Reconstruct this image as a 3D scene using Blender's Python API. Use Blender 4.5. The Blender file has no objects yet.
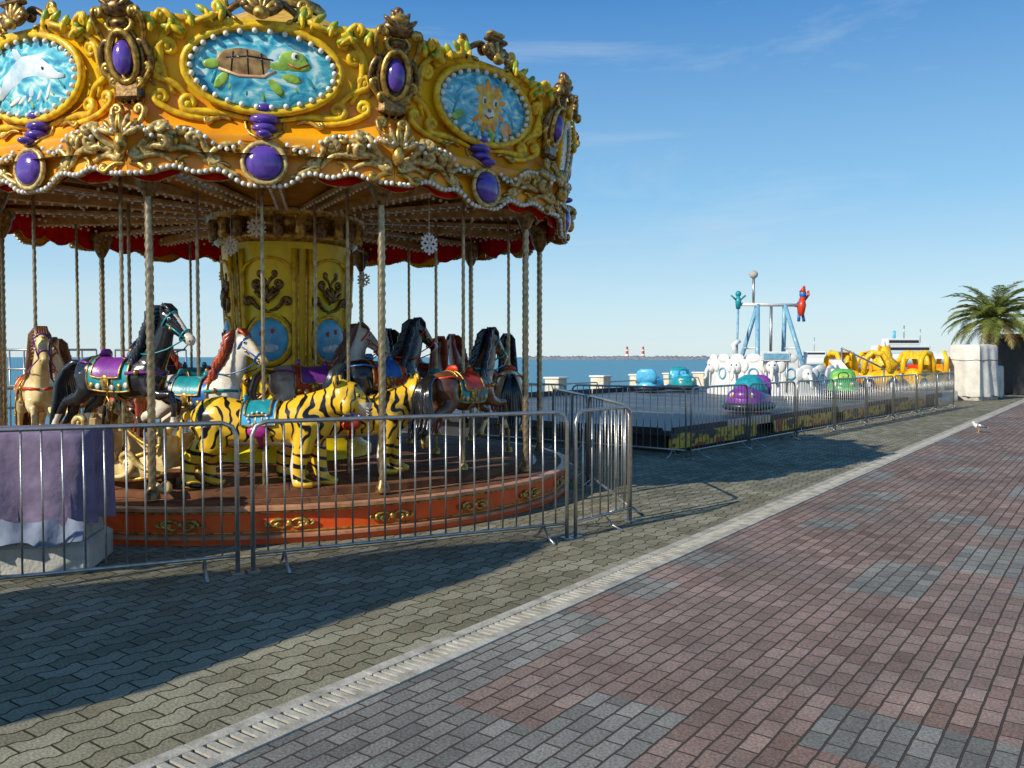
import bpy, bmesh, math, random
from mathutils import Vector, Matrix
random.seed(7)
pi=math.pi
sc=bpy.context.scene
rad=math.radians
# ------------------------------------------------------------------ materials
def newmat(name):
    m=bpy.data.materials.new(name); m.use_nodes=True
    nt=m.node_tree; b=nt.nodes['Principled BSDF']
    return m,nt,b
def N(nt,t,**kw):
    n=nt.nodes.new(t)
    for k,v in kw.items():
        try: setattr(n,k,v)
        except Exception: pass
    return n
MATS={}
def paint(name,col,rough=.35,metal=0.,coat=.2,var=.25,scale=9.,bump=.1,bscale=40.,dark=None,spec=.4):
    if name in MATS: return MATS[name]
    m,nt,b=newmat(name)
    tc=N(nt,'ShaderNodeTexCoord')
    n=N(nt,'ShaderNodeTexNoise'); n.inputs['Scale'].default_value=scale; n.inputs['Detail'].default_value=6
    nt.links.new(tc.outputs['Object'],n.inputs['Vector'])
    r=N(nt,'ShaderNodeValToRGB')
    r.color_ramp.elements[0].position=.3; r.color_ramp.elements[1].position=.62
    c=col
    d=dark or tuple(x*(1-var*1.6) for x in c)
    r.color_ramp.elements[0].color=(*d,1); r.color_ramp.elements[1].color=(*c,1)
    nt.links.new(n.outputs['Fac'],r.inputs['Fac']); nt.links.new(r.outputs['Color'],b.inputs['Base Color'])
    mr=N(nt,'ShaderNodeMapRange'); mr.inputs['To Min'].default_value=min(1,rough+.15); mr.inputs['To Max'].default_value=max(.05,rough-.08)
    nt.links.new(n.outputs['Fac'],mr.inputs['Value']); nt.links.new(mr.outputs['Result'],b.inputs['Roughness'])
    b.inputs['Metallic'].default_value=metal
    b.inputs['Coat Weight'].default_value=coat; b.inputs['Coat Roughness'].default_value=.15; b.inputs['Specular IOR Level'].default_value=spec
    if bump>0:
        n2=N(nt,'ShaderNodeTexNoise'); n2.inputs['Scale'].default_value=bscale; n2.inputs['Detail'].default_value=3
        nt.links.new(tc.outputs['Object'],n2.inputs['Vector'])
        bp=N(nt,'ShaderNodeBump'); bp.inputs['Strength'].default_value=bump; bp.inputs['Distance'].default_value=.02
        nt.links.new(n2.outputs['Fac'],bp.inputs['Height']); nt.links.new(bp.outputs['Normal'],b.inputs['Normal'])
    MATS[name]=m; return m
yellow=paint('yellow_paint',(.93,.56,.004),.35,dark=(.80,.38,.004),scale=3,coat=.1)
orange=paint('orange_paint',(.90,.38,.004),.35,dark=(.70,.22,.004),scale=3,coat=.1)
ylight=paint('light_yellow_scroll',(.92,.60,.015),.35,dark=(.50,.24,.01),scale=14,coat=.1)
gold=paint('gold_leaf',(.66,.41,.08),.34,.6,dark=(.14,.065,.012),scale=22)
bronze=paint('dark_bronze_gold',(.28,.16,.045),.35,.5,dark=(.03,.016,.008),scale=25)
cream=paint('cream_gold_scroll',(.72,.54,.20),.35,.2,dark=(.20,.10,.025),scale=24)
pearl=paint('pearl_bulb',(.85,.82,.74),.2,var=.15)
purple=paint('purple_jewel',(.125,.06,.38),.15,coat=.6,dark=(.06,.03,.22))
red=paint('red_paint',(.66,.05,.010),.35,dark=(.45,.025,.008),scale=4,coat=.1)
orred=paint('orange_red_paint',(.88,.115,.012),.35,dark=(.66,.055,.008),scale=4,coat=.1)
redcloth=paint('red_valance_cloth',(.66,.015,.01),.9,coat=0,dark=(.45,.01,.008),spec=.1)
leafgreen=paint('green_leaf_paint',(.42,.46,.02),.35,dark=(.12,.22,.015))
wood=paint('platform_wood',(.20,.085,.038),.7,dark=(.085,.036,.018),scale=6,coat=0,spec=.15)
woodl=paint('step_edge_wood',(.56,.27,.14),.45,dark=(.32,.13,.06),scale=8)
steel=paint('galvanised_steel',(.52,.50,.46),.32,.85,coat=0,var=.2,scale=15)
polem=paint('brass_steel_pole',(.42,.32,.19),.3,.75,coat=0,var=.3,scale=20)
ceilm=paint('ceiling_board',(.55,.26,.04),.7,coat=0,dark=(.32,.13,.02),scale=3,spec=.2)
beamm=paint('ceiling_beam',(.55,.35,.13),.6,coat=0,dark=(.3,.16,.05),spec=.2)
white=paint('white_paint',(.78,.77,.73),.4,var=.12)
black=paint('black_gloss',(.012,.012,.015),.18,coat=.6,var=.3)
dark=paint('dark_grey',(.03,.03,.033),.5)
horn=paint('hoof_gold',(.45,.30,.08),.3,.5)
hcream=paint('cream_horse',(.80,.64,.30),.25,coat=.4,dark=(.50,.30,.09),scale=7)
hwhite=paint('white_horse',(.80,.75,.64),.25,coat=.4,dark=(.55,.46,.34),scale=7)
hbrown=paint('brown_horse',(.16,.06,.022),.25,coat=.5,dark=(.05,.02,.01),scale=6)
hpaint=paint('painted_horse',(.78,.72,.60),.25,coat=.4,dark=(.14,.05,.02),scale=2.2)
manered=paint('red_mane',(.42,.07,.02),.35,dark=(.18,.02,.01))
manebr=paint('brown_mane',(.16,.07,.03),.35)
manebk=paint('dark_teal_mane',(.02,.03,.04),.25)
teal=paint('teal_paint',(.02,.33,.36),.3,dark=(.01,.18,.24))
blue=paint('blue_paint',(.03,.16,.5),.3)
bluel=paint('light_blue_paint',(.12,.50,.74),.3,dark=(.05,.34,.6))
steelblue=paint('steel_blue_legs',(.20,.42,.55),.4,dark=(.12,.28,.40))
violet=paint('violet_paint',(.22,.04,.30),.3)
pinkp=paint('magenta_paint',(.5,.03,.25),.3)
greenp=paint('green_paint',(.10,.42,.10),.3)
skin=paint('peach_paint',(.80,.45,.24),.35)
turtlebr=paint('turtle_shell_paint',(.45,.27,.10),.35,dark=(.10,.05,.015),scale=12)
turtlegr=paint('turtle_green_paint',(.38,.58,.08),.35,dark=(.12,.28,.03),scale=11)
pdolph=paint('dolphin_paint',(.80,.84,.86),.35,dark=(.35,.55,.66),scale=7)
pfish=paint('fish_paint',(.85,.5,.2),.35,dark=(.6,.2,.04),scale=10)
def simple_ramp(name,tex,stops,rough=.4,metal=0,coat=.2,scale=(1,1,1),spec=.5,**kw):
    m,nt,b=newmat(name)
    tc=N(nt,'ShaderNodeTexCoord'); mp=N(nt,'ShaderNodeMapping'); mp.inputs['Scale'].default_value=scale
    nt.links.new(tc.outputs['Object'],mp.inputs['Vector'])
    n=N(nt,tex)
    for k,v in kw.items():
        if k in n.inputs.keys(): n.inputs[k].default_value=v
        else: setattr(n,k,v)
    nt.links.new(mp.outputs['Vector'],n.inputs['Vector'])
    r=N(nt,'ShaderNodeValToRGB'); e=r.color_ramp.elements
    while len(e)<len(stops): e.new(.5)
    for i,(p,c) in enumerate(stops): e[i].position=p; e[i].color=(*c,1)
    nt.links.new(n.outputs[0],r.inputs['Fac'])
    nt.links.new(r.outputs['Color'],b.inputs['Base Color'])
    b.inputs['Roughness'].default_value=rough; b.inputs['Metallic'].default_value=metal; b.inputs['Coat Weight'].default_value=coat; b.inputs['Specular IOR Level'].default_value=spec
    return m,nt,b
seapic,_,_=simple_ramp('sea_picture',"ShaderNodeTexNoise",[(.33,(.02,.20,.38)),(.46,(.05,.42,.58)),(.56,(.20,.62,.68)),(.64,(.66,.84,.82))],scale=(1,1,1.6),Scale=4.2,Detail=7.0,Distortion=2.2)
colm,nt_,b_=simple_ramp('column_yellow_green',"ShaderNodeTexNoise",[(.34,(.50,.50,.004)),(.46,(.92,.66,.004)),(.66,(1.0,.74,.008))],rough=.35,coat=.1,spec=.3,scale=(1,1,.6),Scale=2.2,Detail=4.0)
tigerm,nt,bt=newmat('tiger_stripes'); ln=nt.links.new
def mth(op,a,b_=None):
    n=N(nt,'ShaderNodeMath',operation=op)
    for i,v in enumerate((a,b_)):
        if v is None: continue
        if isinstance(v,(int,float)): n.inputs[i].default_value=v
        else: ln(v,n.inputs[i])
    return n.outputs[0]
tc=N(nt,'ShaderNodeTexCoord'); sx_=N(nt,'ShaderNodeSeparateXYZ'); ln(tc.outputs['Object'],sx_.inputs[0])
na=N(nt,'ShaderNodeTexNoise'); na.inputs['Scale'].default_value=3.5; na.inputs['Detail'].default_value=2; ln(tc.outputs['Object'],na.inputs['Vector'])
nb=N(nt,'ShaderNodeTexNoise'); nb.inputs['Scale'].default_value=5.5; nb.inputs['Detail'].default_value=1; mpb=N(nt,'ShaderNodeMapping'); mpb.inputs['Location'].default_value=(3,7,1); ln(tc.outputs['Object'],mpb.inputs[0]); ln(mpb.outputs[0],nb.inputs['Vector'])
xw=mth('ADD',sx_.outputs[0],mth('MULTIPLY',mth('SUBTRACT',na.outputs['Fac'],.5),.42)); xw=mth('ADD',xw,mth('MULTIPLY',mth('ABSOLUTE',sx_.outputs[2]),.22)); 
zl=mth('MULTIPLY',sx_.outputs[2],1.0); legf=mth('LESS_THAN',sx_.outputs[2],-.22)
xx_=mth('ADD',mth('MULTIPLY',xw,mth('SUBTRACT',1.0,legf)),mth('MULTIPLY',mth('ADD',zl,mth('MULTIPLY',xw,.25)),legf))
st=mth('SINE',mth('MULTIPLY',xx_,62.0)); th=mth('ADD',mth('MULTIPLY',nb.outputs['Fac'],1.9),-.50); msk=mth('MULTIPLY',mth('SUBTRACT',st,th),4.0)
cl=N(nt,'ShaderNodeClamp'); ln(msk,cl.inputs[0])
mm=N(nt,'ShaderNodeMix',data_type='RGBA'); ln(cl.outputs[0],mm.inputs['Factor']); mm.inputs['A'].default_value=(.88,.52,.03,1); mm.inputs['B'].default_value=(.012,.009,.008,1)
ln(mm.outputs['Result'],bt.inputs['Base Color']); bt.inputs['Roughness'].default_value=.28; bt.inputs['Coat Weight'].default_value=.4
def cloth(name,c1,c2,sc_=6):
    return paint(name,c1,.85,coat=0,dark=c2,scale=sc_,bump=.8,bscale=7,spec=.15)
tarpp=cloth('lavender_tarp',(.23,.18,.265),(.135,.105,.165))
tarpb=cloth('blue_grey_cloth',(.20,.23,.30),(.11,.135,.19))
tarpw=cloth('pale_tarp',(.70,.67,.60),(.50,.48,.43),2)
creamp=paint('cream_plaster',(.72,.64,.50),.8,coat=0,dark=(.55,.48,.36),scale=3,spec=.2)
conc=paint('pale_concrete',(.50,.48,.42),.85,coat=0,dark=(.33,.31,.27),scale=5,bump=.4,spec=.2)
rock=paint('breakwater_rock',(.20,.22,.25),.9,coat=0,scale=.3)
# ------------------------------------------------------------------ mesh builder
class MB:
    def __init__(s): s.v=[];s.f=[];s.m=[];s.sm=[];s.mats=[]
    def mi(s,mat):
        if mat not in s.mats: s.mats.append(mat)
        return s.mats.index(mat)
    def add(s,vs,fs,mat,smooth=True,M=None):
        o=len(s.v); i=s.mi(mat)
        if M is not None: vs=[M@Vector(v) for v in vs]
        s.v+= [tuple(v) for v in vs]
        for f in fs: s.f.append(tuple(o+k for k in f)); s.m.append(i); s.sm.append(smooth)
    def box(s,c,d,mat,M=None,rz=0,bev=0):
        x,y,z=(k/2 for k in d)
        T=Matrix.Translation(c)@Matrix.Rotation(rz,4,'Z')
        if M is not None: T=M@T
        if bev<=0:
            vs=[(i,j,k) for i in(-x,x) for j in(-y,y) for k in(-z,z)]
            fs=[(0,1,3,2),(4,6,7,5),(0,4,5,1),(2,3,7,6),(0,2,6,4),(1,5,7,3)]
            s.add(vs,fs,mat,False,T)
        else:
            b=bev; vs=[];fs=[]
            lv=[(-z,x-b,y-b),(-z+b,x,y),(z-b,x,y),(z,x-b,y-b)]
            for (zz,a,c2) in lv:
                bb=b
                vs+=[(a-bb,-c2,zz),(a,-c2+bb,zz),(a,c2-bb,zz),(a-bb,c2,zz),(-a+bb,c2,zz),(-a,c2-bb,zz),(-a,-c2+bb,zz),(-a+bb,-c2,zz)]
            for r in range(3):
                for i in range(8):
                    j=(i+1)%8; fs.append((r*8+i,r*8+j,(r+1)*8+j,(r+1)*8+i))
            fs.append(tuple(range(7,-1,-1))); fs.append(tuple(range(24,32)))
            s.add(vs,fs,mat,False,T)
    def sph(s,c,r,mat,seg=10,rings=7,M=None,R=None):
        if not hasattr(r,'__len__'): r=(r,r,r)
        vs=[(0,0,r[2])];fs=[]
        for i in range(1,rings):
            t=pi*i/rings
            for j in range(seg):
                a=2*pi*j/seg; vs.append((r[0]*math.sin(t)*math.cos(a),r[1]*math.sin(t)*math.sin(a),r[2]*math.cos(t)))
        vs.append((0,0,-r[2]))
        for j in range(seg):
            k=(j+1)%seg
            fs.append((0,1+j,1+k))
            for i in range(rings-2): fs.append((1+i*seg+j,1+(i+1)*seg+j,1+(i+1)*seg+k,1+i*seg+k))
            o=1+(rings-2)*seg; fs.append((o+j,len(vs)-1,o+k))
        T=Matrix.Translation(c)
        if R is not None: T=T@R
        if M is not None: T=M@T
        s.add(vs,fs,mat,True,T)
    def tube(s,pts,r,mat,seg=6,M=None,closed=False,flat=1.0):
        pts=[Vector(p) for p in pts]; n=len(pts)
        if not hasattr(r,'__len__'): r=[r]*n
        vs=[];fs=[]
        up=None
        for i,p in enumerate(pts):
            if closed: t=pts[(i+1)%n]-pts[i-1]
            else: t=pts[min(i+1,n-1)]-pts[max(i-1,0)]
            if t.length<1e-9: t=Vector((0,0,1))
            t.normalize()
            if up is None:
                up=Vector((0,1,0)) if abs(t.y)<.8 else Vector((0,0,1))
            up=(up-t*up.dot(t))
            if up.length<1e-6: up=t.orthogonal()
            up.normalize()
            sd=t.cross(up)
            for j in range(seg):
                a=2*pi*j/seg
                vs.append(p+up*(math.cos(a)*r[i]*flat)+sd*(math.sin(a)*r[i]))
        m=n if closed else n-1
        for i in range(m):
            for j in range(seg):
                k=(j+1)%seg; i2=(i+1)%n
                fs.append((i*seg+j,i*seg+k,i2*seg+k,i2*seg+j))
        if not closed:
            fs.append(tuple(range(seg-1,-1,-1))); fs.append(tuple((n-1)*seg+j for j in range(seg)))
        s.add(vs,fs,mat,True,M)
    def lathe(s,prof,mat,seg=32,M=None,smooth=True,a0=0,caps=False):
        vs=[];fs=[]
        n=len(prof)
        for j in range(seg):
            a=2*pi*j/seg+a0
            for (r,z) in prof: vs.append((r*math.cos(a),r*math.sin(a),z))
        for j in range(seg):
            k=(j+1)%seg
            for i in range(n-1): fs.append((j*n+i,k*n+i,k*n+i+1,j*n+i+1))
        s.add(vs,fs,mat,smooth,M)
    def loft(s,secs,mat,seg=14,M=None,side=(0,1,0)):
        P=[Vector(q[:3]) for q in secs]; n=len(P); S=Vector(side); vs=[];fs=[]
        for i,q in enumerate(secs):
            t=(P[min(i+1,n-1)]-P[max(i-1,0)]).normalized()
            s2=(S-t*S.dot(t)).normalized(); u=t.cross(s2)
            for j in range(seg):
                a=2*pi*j/seg; vs.append(P[i]+s2*(q[3]*math.cos(a))+u*(q[4]*math.sin(a)))
        for i in range(n-1):
            for j in range(seg):
                k=(j+1)%seg; fs.append((i*seg+j,i*seg+k,(i+1)*seg+k,(i+1)*seg+j))
        fs.append(tuple(range(seg-1,-1,-1))); fs.append(tuple((n-1)*seg+j for j in range(seg)))
        s.add(vs,fs,mat,True,M)
    def grid(s,G,mat,smooth=True,M=None):
        n=len(G[0]); vs=[p for row in G for p in row]; fs=[]
        for i in range(len(G)-1):
            for j in range(n-1): fs.append((i*n+j,i*n+j+1,(i+1)*n+j+1,(i+1)*n+j))
        s.add(vs,fs,mat,smooth,M)
    def obj(s,name,parent=None,loc=None,rot=None,recalc=True):
        me=bpy.data.meshes.new(name); me.from_pydata(s.v,[],s.f)
        for m in s.mats: me.materials.append(m)
        me.polygons.foreach_set('material_index',s.m); me.polygons.foreach_set('use_smooth',s.sm)
        me.update()
        if recalc:
            bm=bmesh.new(); bm.from_mesh(me); bmesh.ops.recalc_face_normals(bm,faces=bm.faces); bm.to_mesh(me); bm.free()
        o=bpy.data.objects.new(name,me); sc.collection.objects.link(o)
        if parent: o.parent=parent
        if loc: o.location=loc
        if rot: o.rotation_euler=rot
        return o
def empty(name,loc=(0,0,0),rz=0):
    e=bpy.data.objects.new(name,None); sc.collection.objects.link(e); e.location=loc; e.rotation_euler=(0,0,rz); e.empty_display_size=.2; return e
# ------------------------------------------------------------------ camera / light / world
F=850.; H=1.6
cam=bpy.data.cameras.new('camera'); co=bpy.data.objects.new('camera',cam); sc.collection.objects.link(co)
co.location=(0,0,H); co.rotation_euler=(rad(90-1.82),0,0); cam.lens=F*36/1024; cam.sensor_width=36; cam.clip_start=.05; cam.clip_end=20000
sc.camera=co
EL=rad(31); SD=Vector((.76,.65,0)).normalized()
L=Vector((SD.x*math.cos(EL),SD.y*math.cos(EL),-math.sin(EL)))
sl=bpy.data.lights.new('sun','SUN'); sl.energy=5.0; sl.angle=rad(.5); sl.color=(1,.93,.80)
so=bpy.data.objects.new('sun',sl); sc.collection.objects.link(so); so.rotation_euler=L.to_track_quat('-Z','Y').to_euler(); so.location=(-20,-20,30)
w=bpy.data.worlds.new('World'); sc.world=w; w.use_nodes=True; nt=w.node_tree
bg=nt.nodes['Background']; ln=nt.links.new
sky=N(nt,'ShaderNodeTexSky'); sky.sky_type='NISHITA'; sky.sun_disc=False; sky.sun_elevation=EL; sky.sun_rotation=math.atan2(-SD.x,-SD.y)
sky.air_density=1.0; sky.dust_density=.3; sky.ozone_density=2.5
tc=N(nt,'ShaderNodeTexCoord'); 
sxx=N(nt,'ShaderNodeSeparateXYZ'); ln(tc.outputs['Generated'],sxx.inputs[0])
gr=N(nt,'ShaderNodeValToRGB'); els=gr.color_ramp.elements; 
stops=[(0,(4.4,5.4,5.8)),(.06,(3.6,5.1,5.95)),(.18,(1.75,3.75,5.7)),(.40,(.26,1.55,4.1)),(1,(.2,1.0,2.8))]
while len(els)<len(stops): els.new(.5)
for i,(p,c) in enumerate(stops): els[i].position=p; els[i].color=(*[k/6 for k in c],1)
ln(sxx.outputs[2],gr.inputs['Fac'])
sc6=N(nt,'ShaderNodeVectorMath',operation='SCALE'); sc6.inputs['Scale'].default_value=6; ln(gr.outputs['Color'],sc6.inputs[0])
mxs=N(nt,'ShaderNodeMix',data_type='RGBA'); mxs.inputs['Factor'].default_value=.85; ln(sky.outputs['Color'],mxs.inputs['A']); ln(sc6.outputs[0],mxs.inputs['B'])
mp=N(nt,'ShaderNodeMapping'); mp.inputs['Scale'].default_value=(1.2,1.2,7); mp.inputs['Rotation'].default_value=(0,rad(7),0)
nz=N(nt,'ShaderNodeTexNoise'); nz.inputs['Scale'].default_value=1.7; nz.inputs['Detail'].default_value=8; nz.inputs['Roughness'].default_value=.62; nz.inputs['Distortion'].default_value=.6
ln(tc.outputs['Generated'],mp.inputs['Vector']); ln(mp.outputs['Vector'],nz.inputs['Vector'])
cr=N(nt,'ShaderNodeValToRGB'); cr.color_ramp.elements[0].position=.53; cr.color_ramp.elements[0].color=(0,0,0,1); cr.color_ramp.elements[1].position=.9; cr.color_ramp.elements[1].color=(.5,.5,.5,1)
ln(nz.outputs['Fac'],cr.inputs['Fac'])
mx=N(nt,'ShaderNodeMix',data_type='RGBA'); ln(cr.outputs['Color'],mx.inputs['Factor']); ln(mxs.outputs['Result'],mx.inputs['A']); mx.inputs['B'].default_value=(5,5.4,5.8,1)
ln(mx.outputs['Result'],bg.inputs['Color']); bg.inputs['Strength'].default_value=.148
sc.view_settings.view_transform='Standard'; sc.view_settings.look='None'; sc.view_settings.exposure=0
# ------------------------------------------------------------------ promenade frame
P0=Vector((-.07,4.98,0)); D=Vector((.585,.811,0)).normalized(); LF=Vector((-D.y,D.x,0)); ANG=math.atan2(D.y,D.x)
def pr(a,b,z=0): 
    q=P0+D*a+LF*b; return Vector((q.x,q.y,z))
def pavemat(name,bw,rh,mort,stops,zig=0,patch=False,mcol=(.05,.05,.045),rough=.85):
    m,nt,b=newmat(name)
    ln=nt.links.new
    tc=N(nt,'ShaderNodeTexCoord'); sx=N(nt,'ShaderNodeSeparateXYZ'); ln(tc.outputs['Object'],sx.inputs[0])
    def math_(op,a,b_=None):
        n=N(nt,'ShaderNodeMath',operation=op)
        for i,v in enumerate((a,b_)):
            if v is None: continue
            if isinstance(v,(int,float)): n.inputs[i].default_value=v
            else: ln(v,n.inputs[i])
        return n.outputs[0]
    u,v=sx.outputs[0],sx.outputs[1]
    nzd=N(nt,'ShaderNodeTexNoise'); nzd.inputs['Scale'].default_value=7; ln(tc.outputs['Object'],nzd.inputs['Vector'])
    jj=math_('MULTIPLY',math_('SUBTRACT',nzd.outputs['Fac'],.5),.014)
    u=math_('ADD',u,jj); v=math_('ADD',v,jj)
    if zig>0:
        tu=math_('PINGPONG',u,bw*.5)
        n=N(nt,'ShaderNodeMapRange'); ln(tu,n.inputs['Value']); n.inputs['From Min'].default_value=bw*.5*.34; n.inputs['From Max'].default_value=bw*.5*.66; n.inputs['To Min'].default_value=-zig; n.inputs['To Max'].default_value=zig
        v=math_('ADD',v,n.outputs[0])
    cx=N(nt,'ShaderNodeCombineXYZ'); ln(u,cx.inputs[0]); ln(v,cx.inputs[1])
    br=N(nt,'ShaderNodeTexBrick'); ln(cx.outputs[0],br.inputs['Vector']); br.inputs['Scale'].default_value=1
    br.inputs['Brick Width'].default_value=bw; br.inputs['Row Height'].default_value=rh; br.inputs['Mortar Size'].default_value=mort; br.inputs['Mortar Smooth'].default_value=.4
    br.inputs['Color1'].default_value=(0,0,0,1); br.inputs['Color2'].default_value=(1,1,1,1); br.inputs['Mortar'].default_value=(.5,.5,.5,1)
    r=N(nt,'ShaderNodeValToRGB'); e=r.color_ramp.elements
    while len(e)<len(stops): e.new(.5)
    for i,(p,c) in enumerate(stops): e[i].position=p; e[i].color=(*c,1)
    ln(br.outputs['Color'],r.inputs['Fac']); col=r.outputs['Color']
    if patch:
        # worn brown-grey areas in the red field
        wn0=N(nt,'ShaderNodeTexNoise'); wn0.inputs['Scale'].default_value=.55; wn0.inputs['Detail'].default_value=6; wn0.inputs['Roughness'].default_value=.7; ln(tc.outputs['Object'],wn0.inputs['Vector'])
        wr=N(nt,'ShaderNodeMapRange'); ln(wn0.outputs['Fac'],wr.inputs['Value']); wr.inputs['From Min'].default_value=.38; wr.inputs['From Max'].default_value=.68; wr.inputs['To Max'].default_value=.75
        m0=N(nt,'ShaderNodeMix',data_type='RGBA'); ln(wr.outputs[0],m0.inputs['Factor']); ln(col,m0.inputs['A']); m0.inputs['B'].default_value=(.205,.175,.15,1); col=m0.outputs['Result']
        PW,PH=bw*3,rh*5
        fu=math_('FLOOR',math_('DIVIDE',u,PW)); fv=math_('FLOOR',math_('DIVIDE',v,PH))
        c2=N(nt,'ShaderNodeCombineXYZ'); ln(fu,c2.inputs[0]); ln(fv,c2.inputs[1])
        wn=N(nt,'ShaderNodeTexWhiteNoise',noise_dimensions='2D'); ln(c2.outputs[0],wn.inputs['Vector'])
        near=N(nt,'ShaderNodeMapRange'); ln(fv,near.inputs['Value']); near.inputs['From Min'].default_value=-4.5; near.inputs['From Max'].default_value=-1.5; near.inputs['To Min'].default_value=0; near.inputs['To Max'].default_value=.45
        nearx=N(nt,'ShaderNodeMapRange'); ln(fu,nearx.inputs['Value']); nearx.inputs['From Min'].default_value=-1.5; nearx.inputs['From Max'].default_value=1.5; nearx.inputs['To Min'].default_value=1.3; nearx.inputs['To Max'].default_value=0
        s=math_('ADD',wn.outputs['Value'],math_('MULTIPLY',near.outputs[0],nearx.outputs[0]))
        th=math_('GREATER_THAN',s,.84)
        r2=N(nt,'ShaderNodeValToRGB'); r2.color_ramp.elements[0].color=(.165,.163,.145,1); r2.color_ramp.elements[1].color=(.275,.268,.235,1); ln(br.outputs['Color'],r2.inputs['Fac'])
        mm=N(nt,'ShaderNodeMix',data_type='RGBA'); ln(th,mm.inputs['Factor']); ln(col,mm.inputs['A']); ln(r2.outputs['Color'],mm.inputs['B']); col=mm.outputs['Result']
    g=N(nt,'ShaderNodeTexNoise'); g.inputs['Scale'].default_value=.9; g.inputs['Detail'].default_value=9; g.inputs['Roughness'].default_value=.72; ln(tc.outputs['Object'],g.inputs['Vector'])
    gr=N(nt,'ShaderNodeMapRange'); ln(g.outputs['Fac'],gr.inputs['Value']); gr.inputs['From Min'].default_value=.3; gr.inputs['From Max'].default_value=.7; gr.inputs['To Min'].default_value=.58; gr.inputs['To Max'].default_value=1.25
    f=N(nt,'ShaderNodeTexNoise'); f.inputs['Scale'].default_value=70; f.inputs['Detail'].default_value=4; ln(tc.outputs['Object'],f.inputs['Vector'])
    fr=N(nt,'ShaderNodeMapRange'); ln(f.outputs['Fac'],fr.inputs['Value']); fr.inputs['From Min'].default_value=.3; fr.inputs['From Max'].default_value=.7; fr.inputs['To Min'].default_value=.66; fr.inputs['To Max'].default_value=1.3
    k=math_('MULTIPLY',gr.outputs[0],fr.outputs[0])
    vm=N(nt,'ShaderNodeVectorMath',operation='SCALE'); ln(col,vm.inputs[0]); ln(k,vm.inputs['Scale'])
    m2=N(nt,'ShaderNodeMix',data_type='RGBA'); ln(br.outputs['Fac'],m2.inputs['Factor']); ln(vm.outputs[0],m2.inputs['A']); m2.inputs['B'].default_value=(*mcol,1)
    ln(m2.outputs['Result'],b.inputs['Base Color']); b.inputs['Roughness'].default_value=rough; b.inputs['Specular IOR Level'].default_value=.12
    hh=math_('ADD',math_('MULTIPLY',br.outputs['Fac'],-1.2),math_('MULTIPLY',f.outputs['Fac'],.6))
    hh=math_('ADD',hh,math_('MULTIPLY',br.outputs['Color'],.3))
    bp=N(nt,'ShaderNodeBump'); bp.inputs['Strength'].default_value=1; bp.inputs['Distance'].default_value=.007; ln(hh,bp.inputs['Height']); ln(bp.outputs['Normal'],b.inputs['Normal'])
    return m
pz=pavemat('zigzag_concrete_pavers',.22,.12,.006,[(0,(.19,.172,.11)),(.5,(.25,.23,.155)),(1,(.31,.285,.20))],zig=.013,mcol=(.04,.037,.02))
prd=pavemat('red_brick_pavers',.17,.095,.006,[(0,(.20,.128,.10)),(.5,(.275,.182,.145)),(1,(.34,.24,.195))],patch=True,mcol=(.07,.055,.043))
def sheet(name,a0,a1,b0,b1,z,mat):
    me=bpy.data.meshes.new(name); me.from_pydata([(a0,b0,0),(a1,b0,0),(a1,b1,0),(a0,b1,0)],[],[(0,1,2,3)]); me.materials.append(mat)
    o=bpy.data.objects.new(name,me); sc.collection.objects.link(o); o.location=(P0.x,P0.y,z); o.rotation_euler=(0,0,ANG); return o
grm=paint('ground_concrete',(.26,.25,.22),.9,coat=0,scale=.6)
sheet('ground',-200,4000,-3000,16,0,grm)
sheet('paved_plaza',-14,90,.13,15.3,.004,pz)
sheet('brick_promenade',-14,90,-24,-.13,.004,prd)
b=MB(); v=[pr(-200,16.0,-3),pr(4000,16.0,-3),pr(4000,16.0,0),pr(-200,16.0,0)]
b.add(v,[(0,1,2,3)],conc,False); b.obj('seawall')
# drain channel
b=MB()
b.add([pr(-14,-.13,.002),pr(90,-.13,.002),pr(90,.13,.002),pr(-14,.13,.002)],[(0,1,2,3)],dark,False)
T=Matrix.Translation(P0)@Matrix.Rotation(ANG,4,'Z')
dconc=paint('channel_concrete',(.48,.45,.37),.85,coat=0,dark=(.26,.24,.19),scale=8,bump=.3,spec=.2)
for k in range(104):
    for yy in(-.095,.095): b.box((-13.5+k,yy,.004+random.uniform(-.0015,.0015)),(.992,.07,.02),dconc,T)
x=-4.5
while x<22:
    b.box((x,0,.003),(.034,.119,.018),dconc,T); x+=.056
b.box((56,0,.003),(68,.119,.018),dconc,T)
b.obj('drain_channel')
# sea
m,nt,bs=newmat('sea_water'); tc=N(nt,'ShaderNodeTexCoord'); mp=N(nt,'ShaderNodeMapping'); mp.inputs['Scale'].default_value=(.25,.8,1); mp.inputs['Rotation'].default_value=(0,0,.2)
nn=N(nt,'ShaderNodeTexNoise'); nn.inputs['Scale'].default_value=.8; nn.inputs['Detail'].default_value=6
nt.links.new(tc.outputs['Object'],mp.inputs[0]); nt.links.new(mp.outputs[0],nn.inputs['Vector'])
bp=N(nt,'ShaderNodeBump'); bp.inputs['Strength'].default_value=.5; bp.inputs['Distance'].default_value=.4; nt.links.new(nn.outputs['Fac'],bp.inputs['Height']); nt.links.new(bp.outputs['Normal'],bs.inputs['Normal'])
bs.inputs['Base Color'].default_value=(.06,.23,.29,1); bs.inputs['Roughness'].default_value=.35; bs.inputs['Specular IOR Level'].default_value=.3
me=bpy.data.meshes.new('sea'); me.from_pydata([(-12000,-500,-1.3),(12000,-500,-1.3),(12000,15000,-1.3),(-12000,15000,-1.3)],[],[(0,1,2,3)]); me.materials.append(m)
sc.collection.objects.link(bpy.data.objects.new('sea',me))
b=MB(); G=[]
n=160
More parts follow.
